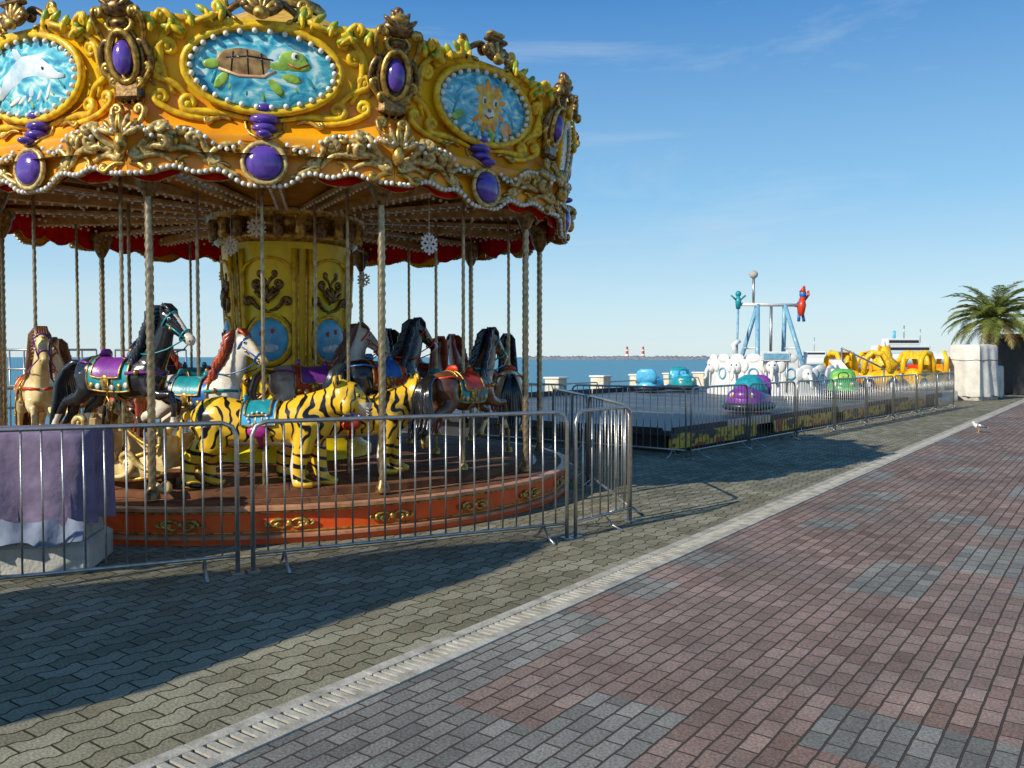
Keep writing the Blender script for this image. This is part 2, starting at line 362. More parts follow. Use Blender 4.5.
for i in range(n+1):
    X=10+ (235)*i/n*1.0; Y=880-60*math.sin(i/n*1.5)
    h=1.7+random.uniform(0,1.5)
    if i<4 : h*=i/4
    G.append([(X,Y-8,-1.5),(X,Y-4,h*.6),(X,Y,h),(X,Y+5,-1.5)])
b.grid(G,rock,False); b.obj('breakwater')
def px(x,y_or_d,z=None):
    d=y_or_d; return Vector(((x-512)/F*d,d,0 if z is None else z))
for (xx,c) in ((627,red),(643,red)):
    e=empty('lighthouse',px(xx,860,1.5))
    b=MB(); b.lathe([(2.0,0),(1.6,3.2),(1.5,3.2)],white,12); b.lathe([(1.55,3.2),(1.3,6.2)],c,12); b.lathe([(1.3,6.2),(1.15,8)],white,12)
    b.lathe([(1.7,8),(1.7,8.3),(.9,8.3),(.9,9.8),(1.2,9.8),(0,11)],c,12); b.obj('tower',e)
# ------------------------------------------------------------------ CAROUSEL
Rr=10.95; ca=rad(14.76)
C=Vector((-Rr*math.sin(ca),Rr*math.cos(ca),0))
U=Vector((math.sin(ca),-math.cos(ca),0)); V=Vector((math.cos(ca),math.sin(ca),0))
def frame(phi,r=0,z=0):
    p=rad(phi); n=U*math.cos(p)+V*math.sin(p); t=V*math.cos(p)-U*math.sin(p)
    return Matrix(((t.x,-n.x,0,n.x*r),(t.y,-n.y,0,n.y*r),(0,0,1,z),(0,0,0,1)))
car=empty('carousel',C)
PH0=-3.0
A18=math.cos(rad(18))
cprof=[(3.54,3.30),(3.56,3.38),(3.60,3.44),(3.58,3.48),(3.50,3.53),(3.46,3.66),(3.47,3.8),(3.52,4.0),(3.57,4.2),(3.63,4.32),(3.68,4.36),(3.68,4.40),(3.60,4.42)]
def prof(z):
    if z<=cprof[0][1]: return 3.54
    for (r0,z0),(r1,z1) in zip(cprof,cprof[1:]):
        if z0<=z<=z1: return r0+(r1-r0)*(z-z0)/max(1e-6,z1-z0)
    return cprof[-1][0]
def zb(s):
    a=abs(s)
    return 3.165-.13*math.exp(-(s/.24)**2)-.07*math.exp(-((a-1)/.13)**2)+.02*math.cos(s*6*pi)
def facet(MBo,zs,mat,smooth=True):
    for i in range(10):
        M=frame(PH0+36*i)
        G=[]
        for (r,z) in zs:
            a=r*A18; hw=r*math.sin(rad(18)); G.append([(s*hw,-a,z) for s in (-1,-.5,0,.5,1)])
        MBo.grid(G,mat,smooth,M)
b=MB()
facet(b,cprof[:4],orange); facet(b,cprof[3:7],orange); facet(b,cprof[6:10],yellow); facet(b,cprof[9:],ylight)
for i in range(10):
    M=frame(PH0+36*i); hw=3.54*math.sin(rad(18)); G=[[],[],[]]
    for k in range(33):
        s=-1+2*k/32; G[0].append((s*hw,-3.54*A18,3.30)); G[1].append((s*hw,-3.54*A18-.01,(3.3+zb(s))/2)); G[2].append((s*hw,-3.54*A18,zb(s)))
    b.grid(G,orange,True,M)
    b.tube([(s*hw,-3.54*A18-.015,zb(s)) for s in [-1+2*k/32 for k in range(33)]],.022,gold,5,M)
b.obj('canopy_band',car,recalc=False)
b=MB(); a0=0
p_=rad(PH0+18); nrm=U*math.cos(p_)+V*math.sin(p_); a0=math.atan2(nrm.y,nrm.x)
roofm=paint('roof_canvas',(.70,.40,.05),.6,coat=0)
b.lathe([(3.60,4.41),(2.6,4.72),(1.5,5.15),(.5,5.7),(.3,5.8)],roofm,10,None,False,a0)
b.lathe([(.45,5.75),(.5,5.85),(.2,6.0),(.28,6.15),(.05,6.5),(0,6.6)],gold,16)
b.obj('roof',car)
# ornaments ------------------------------------------------
def curl(p0,p1,bul,rend,sgn,turns=1.15,start=False,n=10):
    p0=Vector(p0);p1=Vector(p1); d=p1-p0; nn=Vector((-d.y,d.x)); c=(p0+p1)/2+nn*bul
    pts=[(p0*(1-t)**2+c*2*t*(1-t)+p1*t*t) for t in [i/n for i in range(n+1)]]
    t=(p1-c).normalized(); nl=Vector((-t.y,t.x))*sgn; cen=p1+nl*rend
    a=math.atan2(-nl.y,-nl.x); m=int(12*turns)
    for i in range(1,m+1):
        f=i/m; r=rend*(1-.72*f); aa=a+sgn*2*pi*turns*f; pts.append(cen+Vector((math.cos(aa),math.sin(aa)))*r)
    return pts
def put_curl(b,M,sx,p0,p1,bul,rend,sgn,mat,th=.028,turns=1.15,lift=.02,pf=None,flat=1.0):
    q=curl(p0,p1,bul,rend,sgn,turns); n=len(q)
    f=pf or (lambda z:prof(z)*A18)
    P=[(sx*p.x,-(f(p.y)+lift+.012*math.sin(pi*i/n)),p.y) for i,p in enumerate(q)]
    R=[th*(.35+.65*math.sin(pi*min(1,(i/n)*1.0+.06))**.7) for i in range(n)]
    b.tube(P,R,mat,6,M,flat=flat)
    b.sph(P[-1],th*1.25,mat,7,5,M)
def leaf(b,M,x,z,ang,ln,wd,mat,y,thick=.03):
    R=Matrix.Rotation(-ang,4,'Y')
    b.sph((x+math.cos(ang)*ln*.5,y,z+math.sin(ang)*ln*.5),(ln*.5,thick,wd),mat,8,6,M,R)
def ellring(a,b_,cx,cz,n,yf): return [(cx+a*math.cos(2*pi*k/n),yf(cz+b_*math.sin(2*pi*k/n)),cz+b_*math.sin(2*pi*k/n)) for k in range(n)]
gb=MB(); pb=MB(); pic=MB()
for i in range(10):
    M=frame(PH0+36*i)
    yf=lambda z,l=.03:-(prof(z)*A18+l)
    cz=4.02
    yc=-(3.54*A18+.035)
    TM=M@Matrix.Translation((0,yc,cz))@Matrix.Rotation(rad(9),4,'X')
    Q=TM@Matrix.Translation((0,0,-cz))
    pic.sph((0,.0,cz),(.60,.035,.315),seapic,30,12,Q)
    gb.tube([(.64*math.cos(t),-.02,cz+.35*math.sin(t)) for t in [2*pi*k/36 for k in range(36)]],.034,ylight,6,Q,True)
    for k in range(30):
        t=2*pi*k/30; pb.sph((.585*math.cos(t),-.045,cz+.305*math.sin(t)),.024,pearl,8,6,Q)
    for sx in(-1,1):
        c=lambda *a,**k: put_curl(gb,M,sx,*a,**k)
        c((.10,3.62),(.60,3.66),.10,.075,1,ylight,.034)
        c((.38,3.62),(.86,3.72),-.2,.06,1,ylight,.03)
        c((.60,3.74),(.84,3.92),.25,.06,1,ylight,.033)
        c((.72,3.80),(.82,4.16),-.2,.065,1,ylight,.034)
        c((.88,3.98),(.70,4.32),-.25,.055,1,ylight,.03)
        c((.64,4.22),(.76,4.40),.2,.045,-1,ylight,.028)
        c((.60,4.34),(.32,4.46),.2,.05,-1,ylight,.032)
        c((.34,4.37),(.10,4.58),-.25,.05,1,bronze,.032)
        c((.20,4.38),(.30,4.56),-.25,.04,-1,gold,.026)
        c((.88,3.86),(.94,4.10),-.3,.03,1,gold,.02)
        c((.26,3.60),(.44,3.58),.4,.03,1,gold,.02)
        for (lx,lz,an,ll) in ((.30,4.38,70,.16),(.36,4.37,35,.20),(.52,4.32,50,.15),(.60,4.26,10,.20),(.84,4.26,60,.13),(.72,4.28,100,.12)):
            leaf(gb,M,sx*lx,lz,rad(an) if sx>0 else rad(180-an),ll,.032,leafgreen,yf(4.33,.05))
            leaf(gb,M,sx*(lx+.03),lz-.03,rad(an+25) if sx>0 else rad(155-an),ll*.7,.022,ylight,yf(4.33,.06))
        c((.20,3.13),(.50,3.42),-.3,.06,-1,cream,.032)
        c((.22,3.38),(.44,3.29),.35,.05,-1,cream,.028)
        c((.46,3.22),(.74,3.33),.4,.055,1,cream,.034)
        c((.60,3.44),(.96,3.36),.25,.05,-1,cream,.032)
        c((.74,3.23),(1.0,3.24),.35,.045,1,cream,.030)
        c((.52,3.44),(.66,3.50),.3,.035,-1,gold,.024)
        c((.28,3.20),(.40,3.20),.5,.03,1,gold,.02); c((.60,3.28),(.70,3.22),.4,.03,-1,gold,.02)
        for k in range(5): leaf(gb,M,sx*(.50+.1*k),3.38-.02*k,rad(60+14*k) if sx>0 else rad(120-14*k),.11,.022,cream if k%2 else gold,yf(3.4,.04))
    for k in range(-3,4):
        leaf(gb,M,0,4.42,rad(90-k*22),.24-.02*abs(k),.036,bronze if k%2 else gold,yf(4.4,.06),.04)
    gb.sph((0,yf(4.4,.09),4.43),(.07,.05,.055),gold,10,7,M)
    for sx in (-1,1): gb.sph((sx*.13,yf(4.4,.06),4.50),(.045,.04,.045),bronze,8,6,M)
    gb.box((0,yf(4.36,.06),4.61),(.28,.08,.045),bronze,M,bev=.015); gb.box((0,yf(4.36,.06),4.665),(.20,.08,.045),gold,M,bev=.015)
    for (z,rx,rz_) in ((3.71,.09,.05),(3.62,.13,.05),(3.54,.11,.045),(3.47,.07,.035)):
        pb.sph((0,yf(z,.04),z),(rx,.09,rz_),purple,14,8,M)
    gb.tube(ellring(.16,.15,0,3.59,16,lambda z:yf(z,.01)),.016,gold,5,M,True)
    yq0=-(3.54*A18+.075)
    pb.sph((0,yq0,3.235),(.150,.07,.145),purple,20,12,M)
    gb.tube([(.175*math.cos(t),yq0+.005,3.235+.17*math.sin(t)) for t in [2*pi*k/24 for k in range(24)]],.024,cream,6,M,True)
    hw=3.54*math.sin(rad(18))
    for k in range(44):
        s=-1+2*(k+.5)/44; pb.sph((s*hw,-(3.54*A18+.045),zb(s)+.0),.022,pearl,7,5,M)
    for k in range(40):
        s=-1+2*(k+.5)/40
        if abs(s)<.17: continue
        z=3.49-.15*math.exp(-((abs(s)-.28)/.16)**2)
        pb.sph((s*hw,yf(z,.055),z),.020,pearl,7,5,M)
    Q2=TM@Matrix.Diagonal((1,.22,1,1))@Matrix.Translation((0,.08,-cz))
    yq=-.215
    if i%5==0:   # turtle
        pic.sph((-.13,yq,cz+.04),(.25,.035,.12),turtlebr,18,8,Q2,Matrix.Rotation(rad(6),4,'Y'))
        pic.tube([(-.36,yq-.03,cz-.01),(-.2,yq-.035,cz-.06),(0,yq-.035,cz-.06),(.1,yq-.03,cz-.01)],.012,skin,5,Q2)
        for (ax,az,bx,bz) in ((-.3,.08,.08,.08),(-.24,.13,-.26,-.03),(-.13,.15,-.12,-.05),(-.02,.13,.0,-.04)): pic.tube([(ax,yq-.03,cz+az),((ax+bx)/2,yq-.04,cz+(az+bz)/2+.02),(bx,yq-.03,cz+bz)],.006,black,4,Q2)
        pic.sph((.24,yq,cz+.08),(.125,.035,.085),turtlegr,14,8,Q2); pic.sph((.12,yq,cz+.03),(.12,.03,.045),turtlegr,10,6,Q2)
        pic.sph((.30,yq,cz+.05),(.09,.04,.05),turtlegr,10,6,Q2)
        pic.sph((.26,yq-.035,cz+.12),(.03,.02,.035),white,8,5,Q2); pic.sph((.27,yq-.055,cz+.12),(.014,.008,.018),black,8,5,Q2)
        pic.tube([(.20,yq-.045,cz+.06),(.28,yq-.05,cz+.025),(.37,yq-.03,cz+.06)],.007,red,5,Q2)
        for (fx,fz,an,l) in ((.02,-.04,-50,.22),(-.28,-.03,-130,.18),(-.34,.03,185,.15),(.12,-.03,-15,.2)):
            leaf(pic,Q2,fx,cz+fz,rad(an),l,.04,turtlegr,yq,.025)
    elif i%5==1: # maned sea-lion cartoon face
        for k in range(18): leaf(pic,Q2,.03+.10*math.cos(rad(k*20)),cz+.0+.10*math.sin(rad(k*20)),rad(k*20),.13+.03*(k%2),.032,orange if k%2 else pfish,yq+.01,.03)
        pic.sph((.03,yq,cz),(.16,.045,.165),ylight,18,9,Q2)
        pic.sph((.04,yq-.03,cz-.06),(.085,.03,.06),hwhite,12,8,Q2); pic.sph((.04,yq-.06,cz-.03),(.03,.012,.02),turtlebr,8,6,Q2)
        for e_ in(-.05,.10):
            pic.sph((e_+.01,yq-.04,cz+.05),(.032,.015,.042),white,8,6,Q2); pic.sph((e_+.018,yq-.056,cz+.045),(.016,.012,.024),black,8,5,Q2)
            pic.sph((.03+(e_-.025)*1.9,yq,cz+.14),(.04,.03,.04),ylight,8,6,Q2)
        pic.tube([(-.02,yq-.055,cz-.08),(.04,yq-.065,cz-.105),(.10,yq-.055,cz-.08)],.008,red,5,Q2)
        for (lx,an,mm) in ((.2,-20,pfish),(.22,-50,pfish),(-.22,200,turtlegr),(-.24,230,teal),(.1,-80,turtlegr)): leaf(pic,Q2,lx,cz-.10,rad(an),.24,.045,mm,yq+.02,.02)
    elif i%5==4:
        pic.loft([(-.40,yq+.01,cz-.12,.02,.03),(-.25,yq,cz+.0,.03,.07),(-.05,yq,cz+.08,.03,.11),(.12,yq,cz+.08,.03,.105),(.24,yq,cz+.03,.03,.065),(.36,yq,cz-.02,.02,.028),(.44,yq,cz-.03,.01,.015)],pdolph,12,Q2)
        leaf(pic,Q2,-.05,cz+.14,rad(130),.16,.04,pdolph,yq,.02); leaf(pic,Q2,.05,cz+.0,rad(-110),.18,.04,pdolph,yq,.02)
        leaf(pic,Q2,-.38,cz-.1,rad(200),.16,.04,pdolph,yq,.02); leaf(pic,Q2,-.38,cz-.1,rad(110),.14,.04,pdolph,yq,.02)
        pic.sph((.2,yq-.04,cz+.06),.016,black,6,5,Q2)
        for k in range(5): leaf(pic,Q2,-.3+.12*k,cz-.2,rad(20+10*k),.2,.02,white,yq+.01,.02)
    elif i%5==2:
        pic.sph((0,yq,cz),(.26,.035,.15),orange,14,8,Q2)
        for an in(150,180,210): leaf(pic,Q2,-.22,cz,rad(an),.2,.05,orange,yq,.02)
        for k in(-.08,.1): pic.sph((k,yq-.012,cz),(.025,.03,.135),white,8,6,Q2)
        pic.sph((.17,yq-.04,cz+.04),.025,black,8,5,Q2)
    else:
        for k in range(5): leaf(pic,Q2,0,cz,rad(90+72*k),.28,.08,red,yq,.03)
        pic.sph((0,yq-.02,cz),(.1,.03,.1),orange,10,6,Q2)
    for k in range(7): 
        leaf(pic,Q2,-.42+.14*k,cz-.26+.03*abs(k-3)*1.4,rad(70+9*k),.13,.014,turtlegr if k%2 else teal,yq+.02,.012)
    # corner cartouche -----------------------
    Mc=frame(PH0+18+36*i)
    yk=lambda z,l=.03:-(prof(z)+l)
    gb.box((0,yk(4.0,-.03),4.0),(.26,.10,.58),bronze,Mc,bev=.04)
    gb.tube(ellring(.115,.19,0,4.05,20,lambda z:yk(z,.05)),.030,gold,6,Mc,True)
    gb.tube(ellring(.155,.235,0,4.05,20,lambda z:yk(z,.02)),.020,bronze,6,Mc,True)
    pb.sph((0,yk(4.05,.05),4.05),(.085,.07,.145),purple,14,9,Mc)
    gb.tube(ellring(.11,.07,0,4.30,16,lambda z:yk(4.2,.06)),.024,gold,6,Mc,True)
    pb.sph((0,yk(4.2,.06),4.30),(.08,.06,.045),bronze,10,7,Mc)
    gb.sph((0,yk(4.3,.02),4.42),(.15,.09,.08),bronze,12,7,Mc); gb.sph((0,yk(4.3,.05),4.49),(.10,.08,.06),gold,10,7,Mc); gb.sph((0,yk(4.3,.03),4.56),.05,bronze,8,6,Mc)
    for k in range(-2,3): leaf(gb,Mc,0,4.38,rad(90-k*26),.20,.026,bronze,yk(4.3,.08),.03)
    pf=lambda z:prof(z)
    for sx in(-1,1):
        put_curl(gb,Mc,sx,(.10,3.72),(.19,3.94),.3,.045,1,gold,.028,pf=pf,lift=.0)
        put_curl(gb,Mc,sx,(.19,3.92),(.17,4.17),-.3,.04,1,bronze,.030,pf=pf,lift=.0)
        put_curl(gb,Mc,sx,(.16,4.17),(.19,4.38),-.2,.04,1,gold,.026,pf=pf,lift=.0)
        put_curl(gb,Mc,sx,(.03,3.70),(.12,3.84),.3,.03,1,gold,.024,pf=pf,lift=.03)
        put_curl(gb,Mc,sx,(.02,3.30),(.26,3.50),-.25,.055,-1,cream,.034,pf=pf,lift=.0)
        put_curl(gb,Mc,sx,(.04,3.48),(.14,3.64),-.3,.045,1,gold,.030,pf=pf,lift=.03)
        put_curl(gb,Mc,sx,(.06,3.24),(.30,3.33),.35,.05,1,cream,.032,pf=pf,lift=-.02)
        put_curl(gb,Mc,sx,(.02,3.20),(.17,3.14),.3,.035,1,gold,.026,pf=pf,lift=.0)
        for k in range(4): leaf(gb,Mc,sx*.02,3.40,rad(20+25*k) if sx>0 else rad(160-25*k),.19,.026,gold if k%2 else cream,yk(3.44,.05))
        for k in range(5): pb.sph((sx*(.06+.05*k),yk(3.4,.09)+.01*k,3.44+.03*k-.01*k*k),.019,pearl,7,5,Mc)
    gb.sph((0,yk(3.4,.06),3.34),(.055,.06,.09),gold,10,7,Mc)
gb.obj('gilded_scrollwork',car); pb.obj('pearls_and_jewels',car); pic.obj('painted_medallions',car)
# ceiling & beams & valance
b=MB()
b.lathe([(3.42,3.42),(2.2,3.40),(.8,3.30)],ceilm,40,None,True); b.lathe([(3.40,3.40),(3.44,3.30),(3.50,3.30)],gold,40)
for i in range(20):
    M=frame(PH0+18*i)
    b.box((0,-2.1,3.325),(.07 if i%2 else .13,2.7,.09),beamm if i%2==0 else bronze,M)
    if i%2==1: 
        b.box((0,-2.05,3.30),(.20,2.6,.03),beamm,M)
    for k in range(22):
        y=-.95-.115*k
        for xo in ((-.085,.085) if i%2 else (-.05,.05)): b.sph((xo,y,3.272),.017,pearl,6,4,M)
for rr in (2.3,3.15):
    for k in range(int(rr*2*pi/.13)):
        a=k*.13/rr; b.sph((rr*math.cos(a),rr*math.sin(a),3.33),.02,pearl,6,4)
b.obj('ceiling',car)
b=MB(); G=[[],[],[]]
nv=400
for k in range(nv+1):
    a=2*pi*k/nv; sc_=abs(math.sin(a*20)); r=3.33+.015*math.sin(a*100)
    for j,z in enumerate((3.42,3.28,3.18-.09*sc_)): G[j].append((r*math.cos(a),r*math.sin(a),z))
b.grid(G,redcloth); b.tube([ (p[0],p[1],p[2]) for p in G[2][:-1]],.006,gold,4,None,True)
b.obj('red_valance',car,recalc=False)
b=MB()
for (phi,r,z) in ((-12,1.5,2.98),(-38,1.0,2.85),(28,2.9,2.72),(150,2.2,2.75),(200,2.6,2.8)):
    M=frame(phi,r,z)
    for k in range(6):
        R=M@Matrix.Rotation(k*pi/3,4,'Y')
        b.box((0,0,.055),(.022,.012,.11),white,R)
        for q in(-1,1): b.box((0,0,.035),(.018,.012,.045),white,R@Matrix.Translation((0,0,.05))@Matrix.Rotation(q*.9,4,'Y'))
    b.tube([(0,0,.1),(0,0,.45)],.004,white,4,M)
b.obj('hanging_snowflakes',car)
# column
b=MB()
b.lathe([(1.02,.38),(1.02,.50),(.92,.55),(.80,.75),(.72,1.1),(.70,1.6),(.71,2.1),(.75,2.6),(.78,2.95)],colm,48)
b.lathe([(.80,2.93),(.86,2.97),(.86,3.03),(.78,3.05),(.78,3.20),(.95,3.22),(.95,3.30)],gold,48)
for k in range(22):
    a=2*pi*k/22; b.lathe([(.05,2.98),(.075,3.04),(.06,3.12),(.085,3.2),(.07,3.24)],bronze if k%2 else gold,8,Matrix.Translation((.86*math.cos(a),.86*math.sin(a),0)))
MZ=1.80
for i in range(6):
    Mi=frame(-17.6+60*i)
    pf=lambda z:(.72 if z<1.7 else .72+.05*(z-1.7))
    for sx in(-1,1):
        Mb=frame(-17.6+60*i+sx*23)
        b.tube([(0,-pf(z)-.02,z) for z in(.8,1.1,1.5,2.0,2.5,2.85)],.025,ylight,6,Mb)
        b.tube([(sx*.05,-pf(z)-.03,z) for z in(.8,1.1,1.5,2.0,2.5,2.85)],.012,gold,6,Mb)
    b.tube([(.30*math.cos(t),-pf(2.5)+.04*abs(math.cos(t))-.015,2.55+.2*math.sin(t)) for t in [pi*k/10 for k in range(11)]],.02,ylight,6,Mi)
    b.sph((0,-.715,MZ),(.235,.05,.255),bluel,20,10,Mi)
    b.sph((.02,-.745,MZ-.09),(.12,.025,.06),pdolph,12,8,Mi); b.sph((-.06,-.747,MZ-.11),(.09,.022,.045),pdolph,12,8,Mi)
    b.tube([(.25*math.cos(t),-.725+.03*abs(math.cos(t)),MZ+.275*math.sin(t)) for t in [2*pi*k/28 for k in range(28)]],.026,ylight,6,Mi,True)
    b.tube([(.29*math.cos(t),-.705+.045*abs(math.cos(t)),MZ+.32*math.sin(t)) for t in [2*pi*k/28 for k in range(28)]],.013,bronze,6,Mi,True)
    for (qx,qz) in ((-.07,.07),(.06,.10)): 
        b.sph((qx,-.768,MZ+qz),(.024,.010,.032),red,8,6,Mi); b.tube([(qx,-.77,MZ-.02+qz),(0,-.77,MZ-.08)],.003,white,4,Mi)
    for sx in(-1,1):
        for (p0,p1,bu,re,sg) in (((.02,2.14),(.18,2.26),-.3,.05,-1),((.0,2.22),(.14,2.40),.3,.05,1),((.0,2.38),(.09,2.54),.3,.03,1),((.02,1.42),(.2,1.30),.3,.05,1),((.0,1.36),(.1,1.12),-.3,.04,1),((.15,1.3),(.24,1.1),.2,.035,1)):
            put_curl(b,Mi,sx,p0,p1,bu,re,sg,bronze,.026,pf=lambda z:.72,lift=.0)
    for k in range(-2,3): leaf(b,Mi,0,2.24,rad(90-k*25),.20,.028,bronze,-.765,.025)
b.obj('centre_column',car)
# posts
b=MB()
def twisted(b,x,y,z0,z1,r,mat):
    n=int((z1-z0)/.018); 
    vs=[];fs=[];seg=9
    for i in range(n+1):
        z=z0+(z1-z0)*i/n
        for j in range(seg):
            a=2*pi*j/seg; rr=r*(1+.13*math.cos(3*a-z*75)); vs.append((x+rr*math.cos(a),y+rr*math.sin(a),z))
    for i in range(n):
        for j in range(seg): k=(j+1)%seg; fs.append((i*seg+j,i*seg+k,(i+1)*seg+k,(i+1)*seg+j))
    b.add(vs,fs,mat,True)
for i in range(10):
    M=frame(PH0+18+36*i,3.22); q=M@Vector((0,0,0))
    twisted(b,q.x,q.y,.36,3.0,.034,polem)
    b.lathe([(.035,2.98),(.05,3.0),(.11,3.12),(.12,3.2),(.15,3.22),(.15,3.30)],bronze,14,Matrix.Translation((q.x,q.y,0)))
    b.lathe([(.07,.36),(.065,.40),(.045,.44),(.035,.47)],bronze,12,Matrix.Translation((q.x,q.y,0)))
b.obj('support_posts',car)
# platform
b=MB()
seg=80
b.lathe([(.9,.40),(3.05,.40),(3.05,.335)],wood,seg,None,False)
b.lathe([(3.052,.33),(3.46,.33),(3.50,.325),(3.50,.295),(3.44,.29)],woodl,seg,None,False)
b.lathe([(3.10,.334),(3.40,.334)],wood,seg,None,False)
b.lathe([(3.44,.292),(3.44,.075)],orred,seg,None,True)
b.lathe([(3.44,.09),(3.50,.085),(3.50,.06),(3.46,.055)],woodl,seg,None,False); b.lathe([(3.46,.056),(3.46,0.0)],orred,seg)
for rr,z in ((3.445,.275),(3.445,.105)):
    b.tube([(rr*math.cos(2*pi*k/120),rr*math.sin(2*pi*k/120),z) for k in range(120)],.009,gold,5,None,True)
for k in range(60):
    M=frame(6*k); b.box((0,-2.0,.401),(.008,2.1,.004),dark,M)
for k in range(60):
    M=frame(6*k+3); b.box((0,-3.25,.3345),(.006,.30,.003),dark,M)
for k in range(24):
    M=frame(15*k)
    for sx in(-1,1):
        put_curl(b,M,sx,(.01,.18),(.14,.20),.35,.028,-1,gold,.016,pf=lambda z:3.445,lift=.0,turns=1)
        put_curl(b,M,sx,(.01,.17),(.10,.15),-.5,.02,1,gold,.013,pf=lambda z:3.445,lift=.0,turns=1)
        put_curl(b,M,sx,(.13,.17),(.20,.17),-.4,.016,1,gold,.011,pf=lambda z:3.445,lift=-.003,turns=1)
    b.sph((0,-3.46,.18),(.025,.02,.03),gold,8,6,M)
b.obj('platform',car,recalc=True)
# ------------------------------------------------------------------ organic meshes
def organic(name,build,voxel,it=6):
    mb=MB(); build(mb); o=mb.obj('tmp')
    r=o.modifiers.new('r','REMESH'); r.mode='VOXEL'; r.voxel_size=voxel
    s=o.modifiers.new('s','SMOOTH'); s.iterations=it; s.factor=.5
    dg=bpy.context.evaluated_depsgraph_get(); me=bpy.data.meshes.new_from_object(o.evaluated_get(dg)); me.name=name
    me.materials.clear()
    bpy.data.objects.remove(o); me.polygons.foreach_set('use_smooth',[True]*len(me.polygons)); return me
TORSO=[(-.50,0,.05,.06,.08),(-.45,0,.05,.13,.15),(-.33,0,.03,.165,.195),(-.12,0,-.01,.155,.175),(.1,0,-.01,.16,.185),(.28,0,.02,.15,.20),(.38,0,.06,.12,.17),(.45,0,.09,.06,.09)]
def horse_parts(b):
    m=black
    b.loft(TORSO,m,18)
    b.loft([(.20,0,.04,.11,.15),(.34,0,.17,.095,.165),(.44,0,.33,.07,.125),(.485,0,.46,.058,.095),(.50,0,.56,.05,.075)],m,16)
    b.loft([(.43,0,.575,.03,.04),(.48,0,.575,.058,.075),(.545,0,.54,.064,.095),(.62,0,.475,.054,.078),(.70,0,.405,.043,.055),(.765,0,.35,.047,.056),(.80,0,.325,.036,.04)],m,14)
    for s in(-1,1):
        b.loft([(.475,s*.04,.60,.02,.022),(.485,s*.045,.66,.018,.022),(.50,s*.045,.71,.006,.006)],m,8)
        b.sph((.575,s*.052,.545),.02,m)
    b.loft([(.32,.08,.0,.06,.09),(.35,.09,-.12,.055,.075),(.44,.09,-.20,.045,.052),(.56,.09,-.23,.040,.042),(.54,.09,-.31,.028,.03),(.49,.09,-.40,.028,.03),(.46,.09,-.44,.026,.028),(.43,.09,-.49,.042,.042),(.415,.09,-.515,.044,.046)],m,10)
    b.loft([(.32,-.08,.0,.06,.09),(.37,-.09,-.11,.055,.075),(.50,-.09,-.15,.045,.052),(.62,-.09,-.14,.040,.042),(.65,-.09,-.23,.028,.03),(.65,-.09,-.33,.028,.03),(.64,-.09,-.37,.026,.028),(.65,-.09,-.42,.042,.042),(.65,-.09,-.445,.044,.046)],m,10)
    b.loft([(-.36,.07,.04,.10,.14),(-.31,.10,-.12,.08,.11),(-.36,.10,-.20,.06,.075),(-.50,.10,-.28,.042,.05),(-.54,.10,-.36,.032,.036),(-.55,.10,-.46,.028,.032),(-.54,.10,-.50,.028,.032),(-.51,.10,-.55,.042,.044),(-.50,.10,-.575,.045,.047)],m,10)
    b.loft([(-.36,-.07,.04,.10,.14),(-.33,-.10,-.11,.08,.11),(-.42,-.10,-.18,.06,.075),(-.58,-.10,-.22,.042,.05),(-.65,-.10,-.30,.032,.036),(-.70,-.10,-.39,.028,.032),(-.72,-.10,-.42,.028,.032),(-.72,-.10,-.47,.042,.044),(-.72,-.10,-.495,.045,.047)],m,10)
horse_me=organic('horse_body',horse_parts,.014,7)
for _ in range(3): horse_me.materials.append(black)
for p in horse_me.polygons:
    c=p.center; k=0
    if (c.z<-.465 and -.45<c.x<.6 and c.x>.3) or (c.z<-.395 and c.x>.56) or (c.z<-.52 and c.x>-.62 and c.x<0) or (c.z<-.44 and c.x<-.64): k=1
    elif c.z<-.34 : k=2
    elif c.x>.5 and c.z>.3 and abs(c.y)<.028 and (c.x-.5)*.75+(c.z-.575)>-.0: k=2
    elif c.x>.735 and c.z>.25: k=2
    p.material_index=k
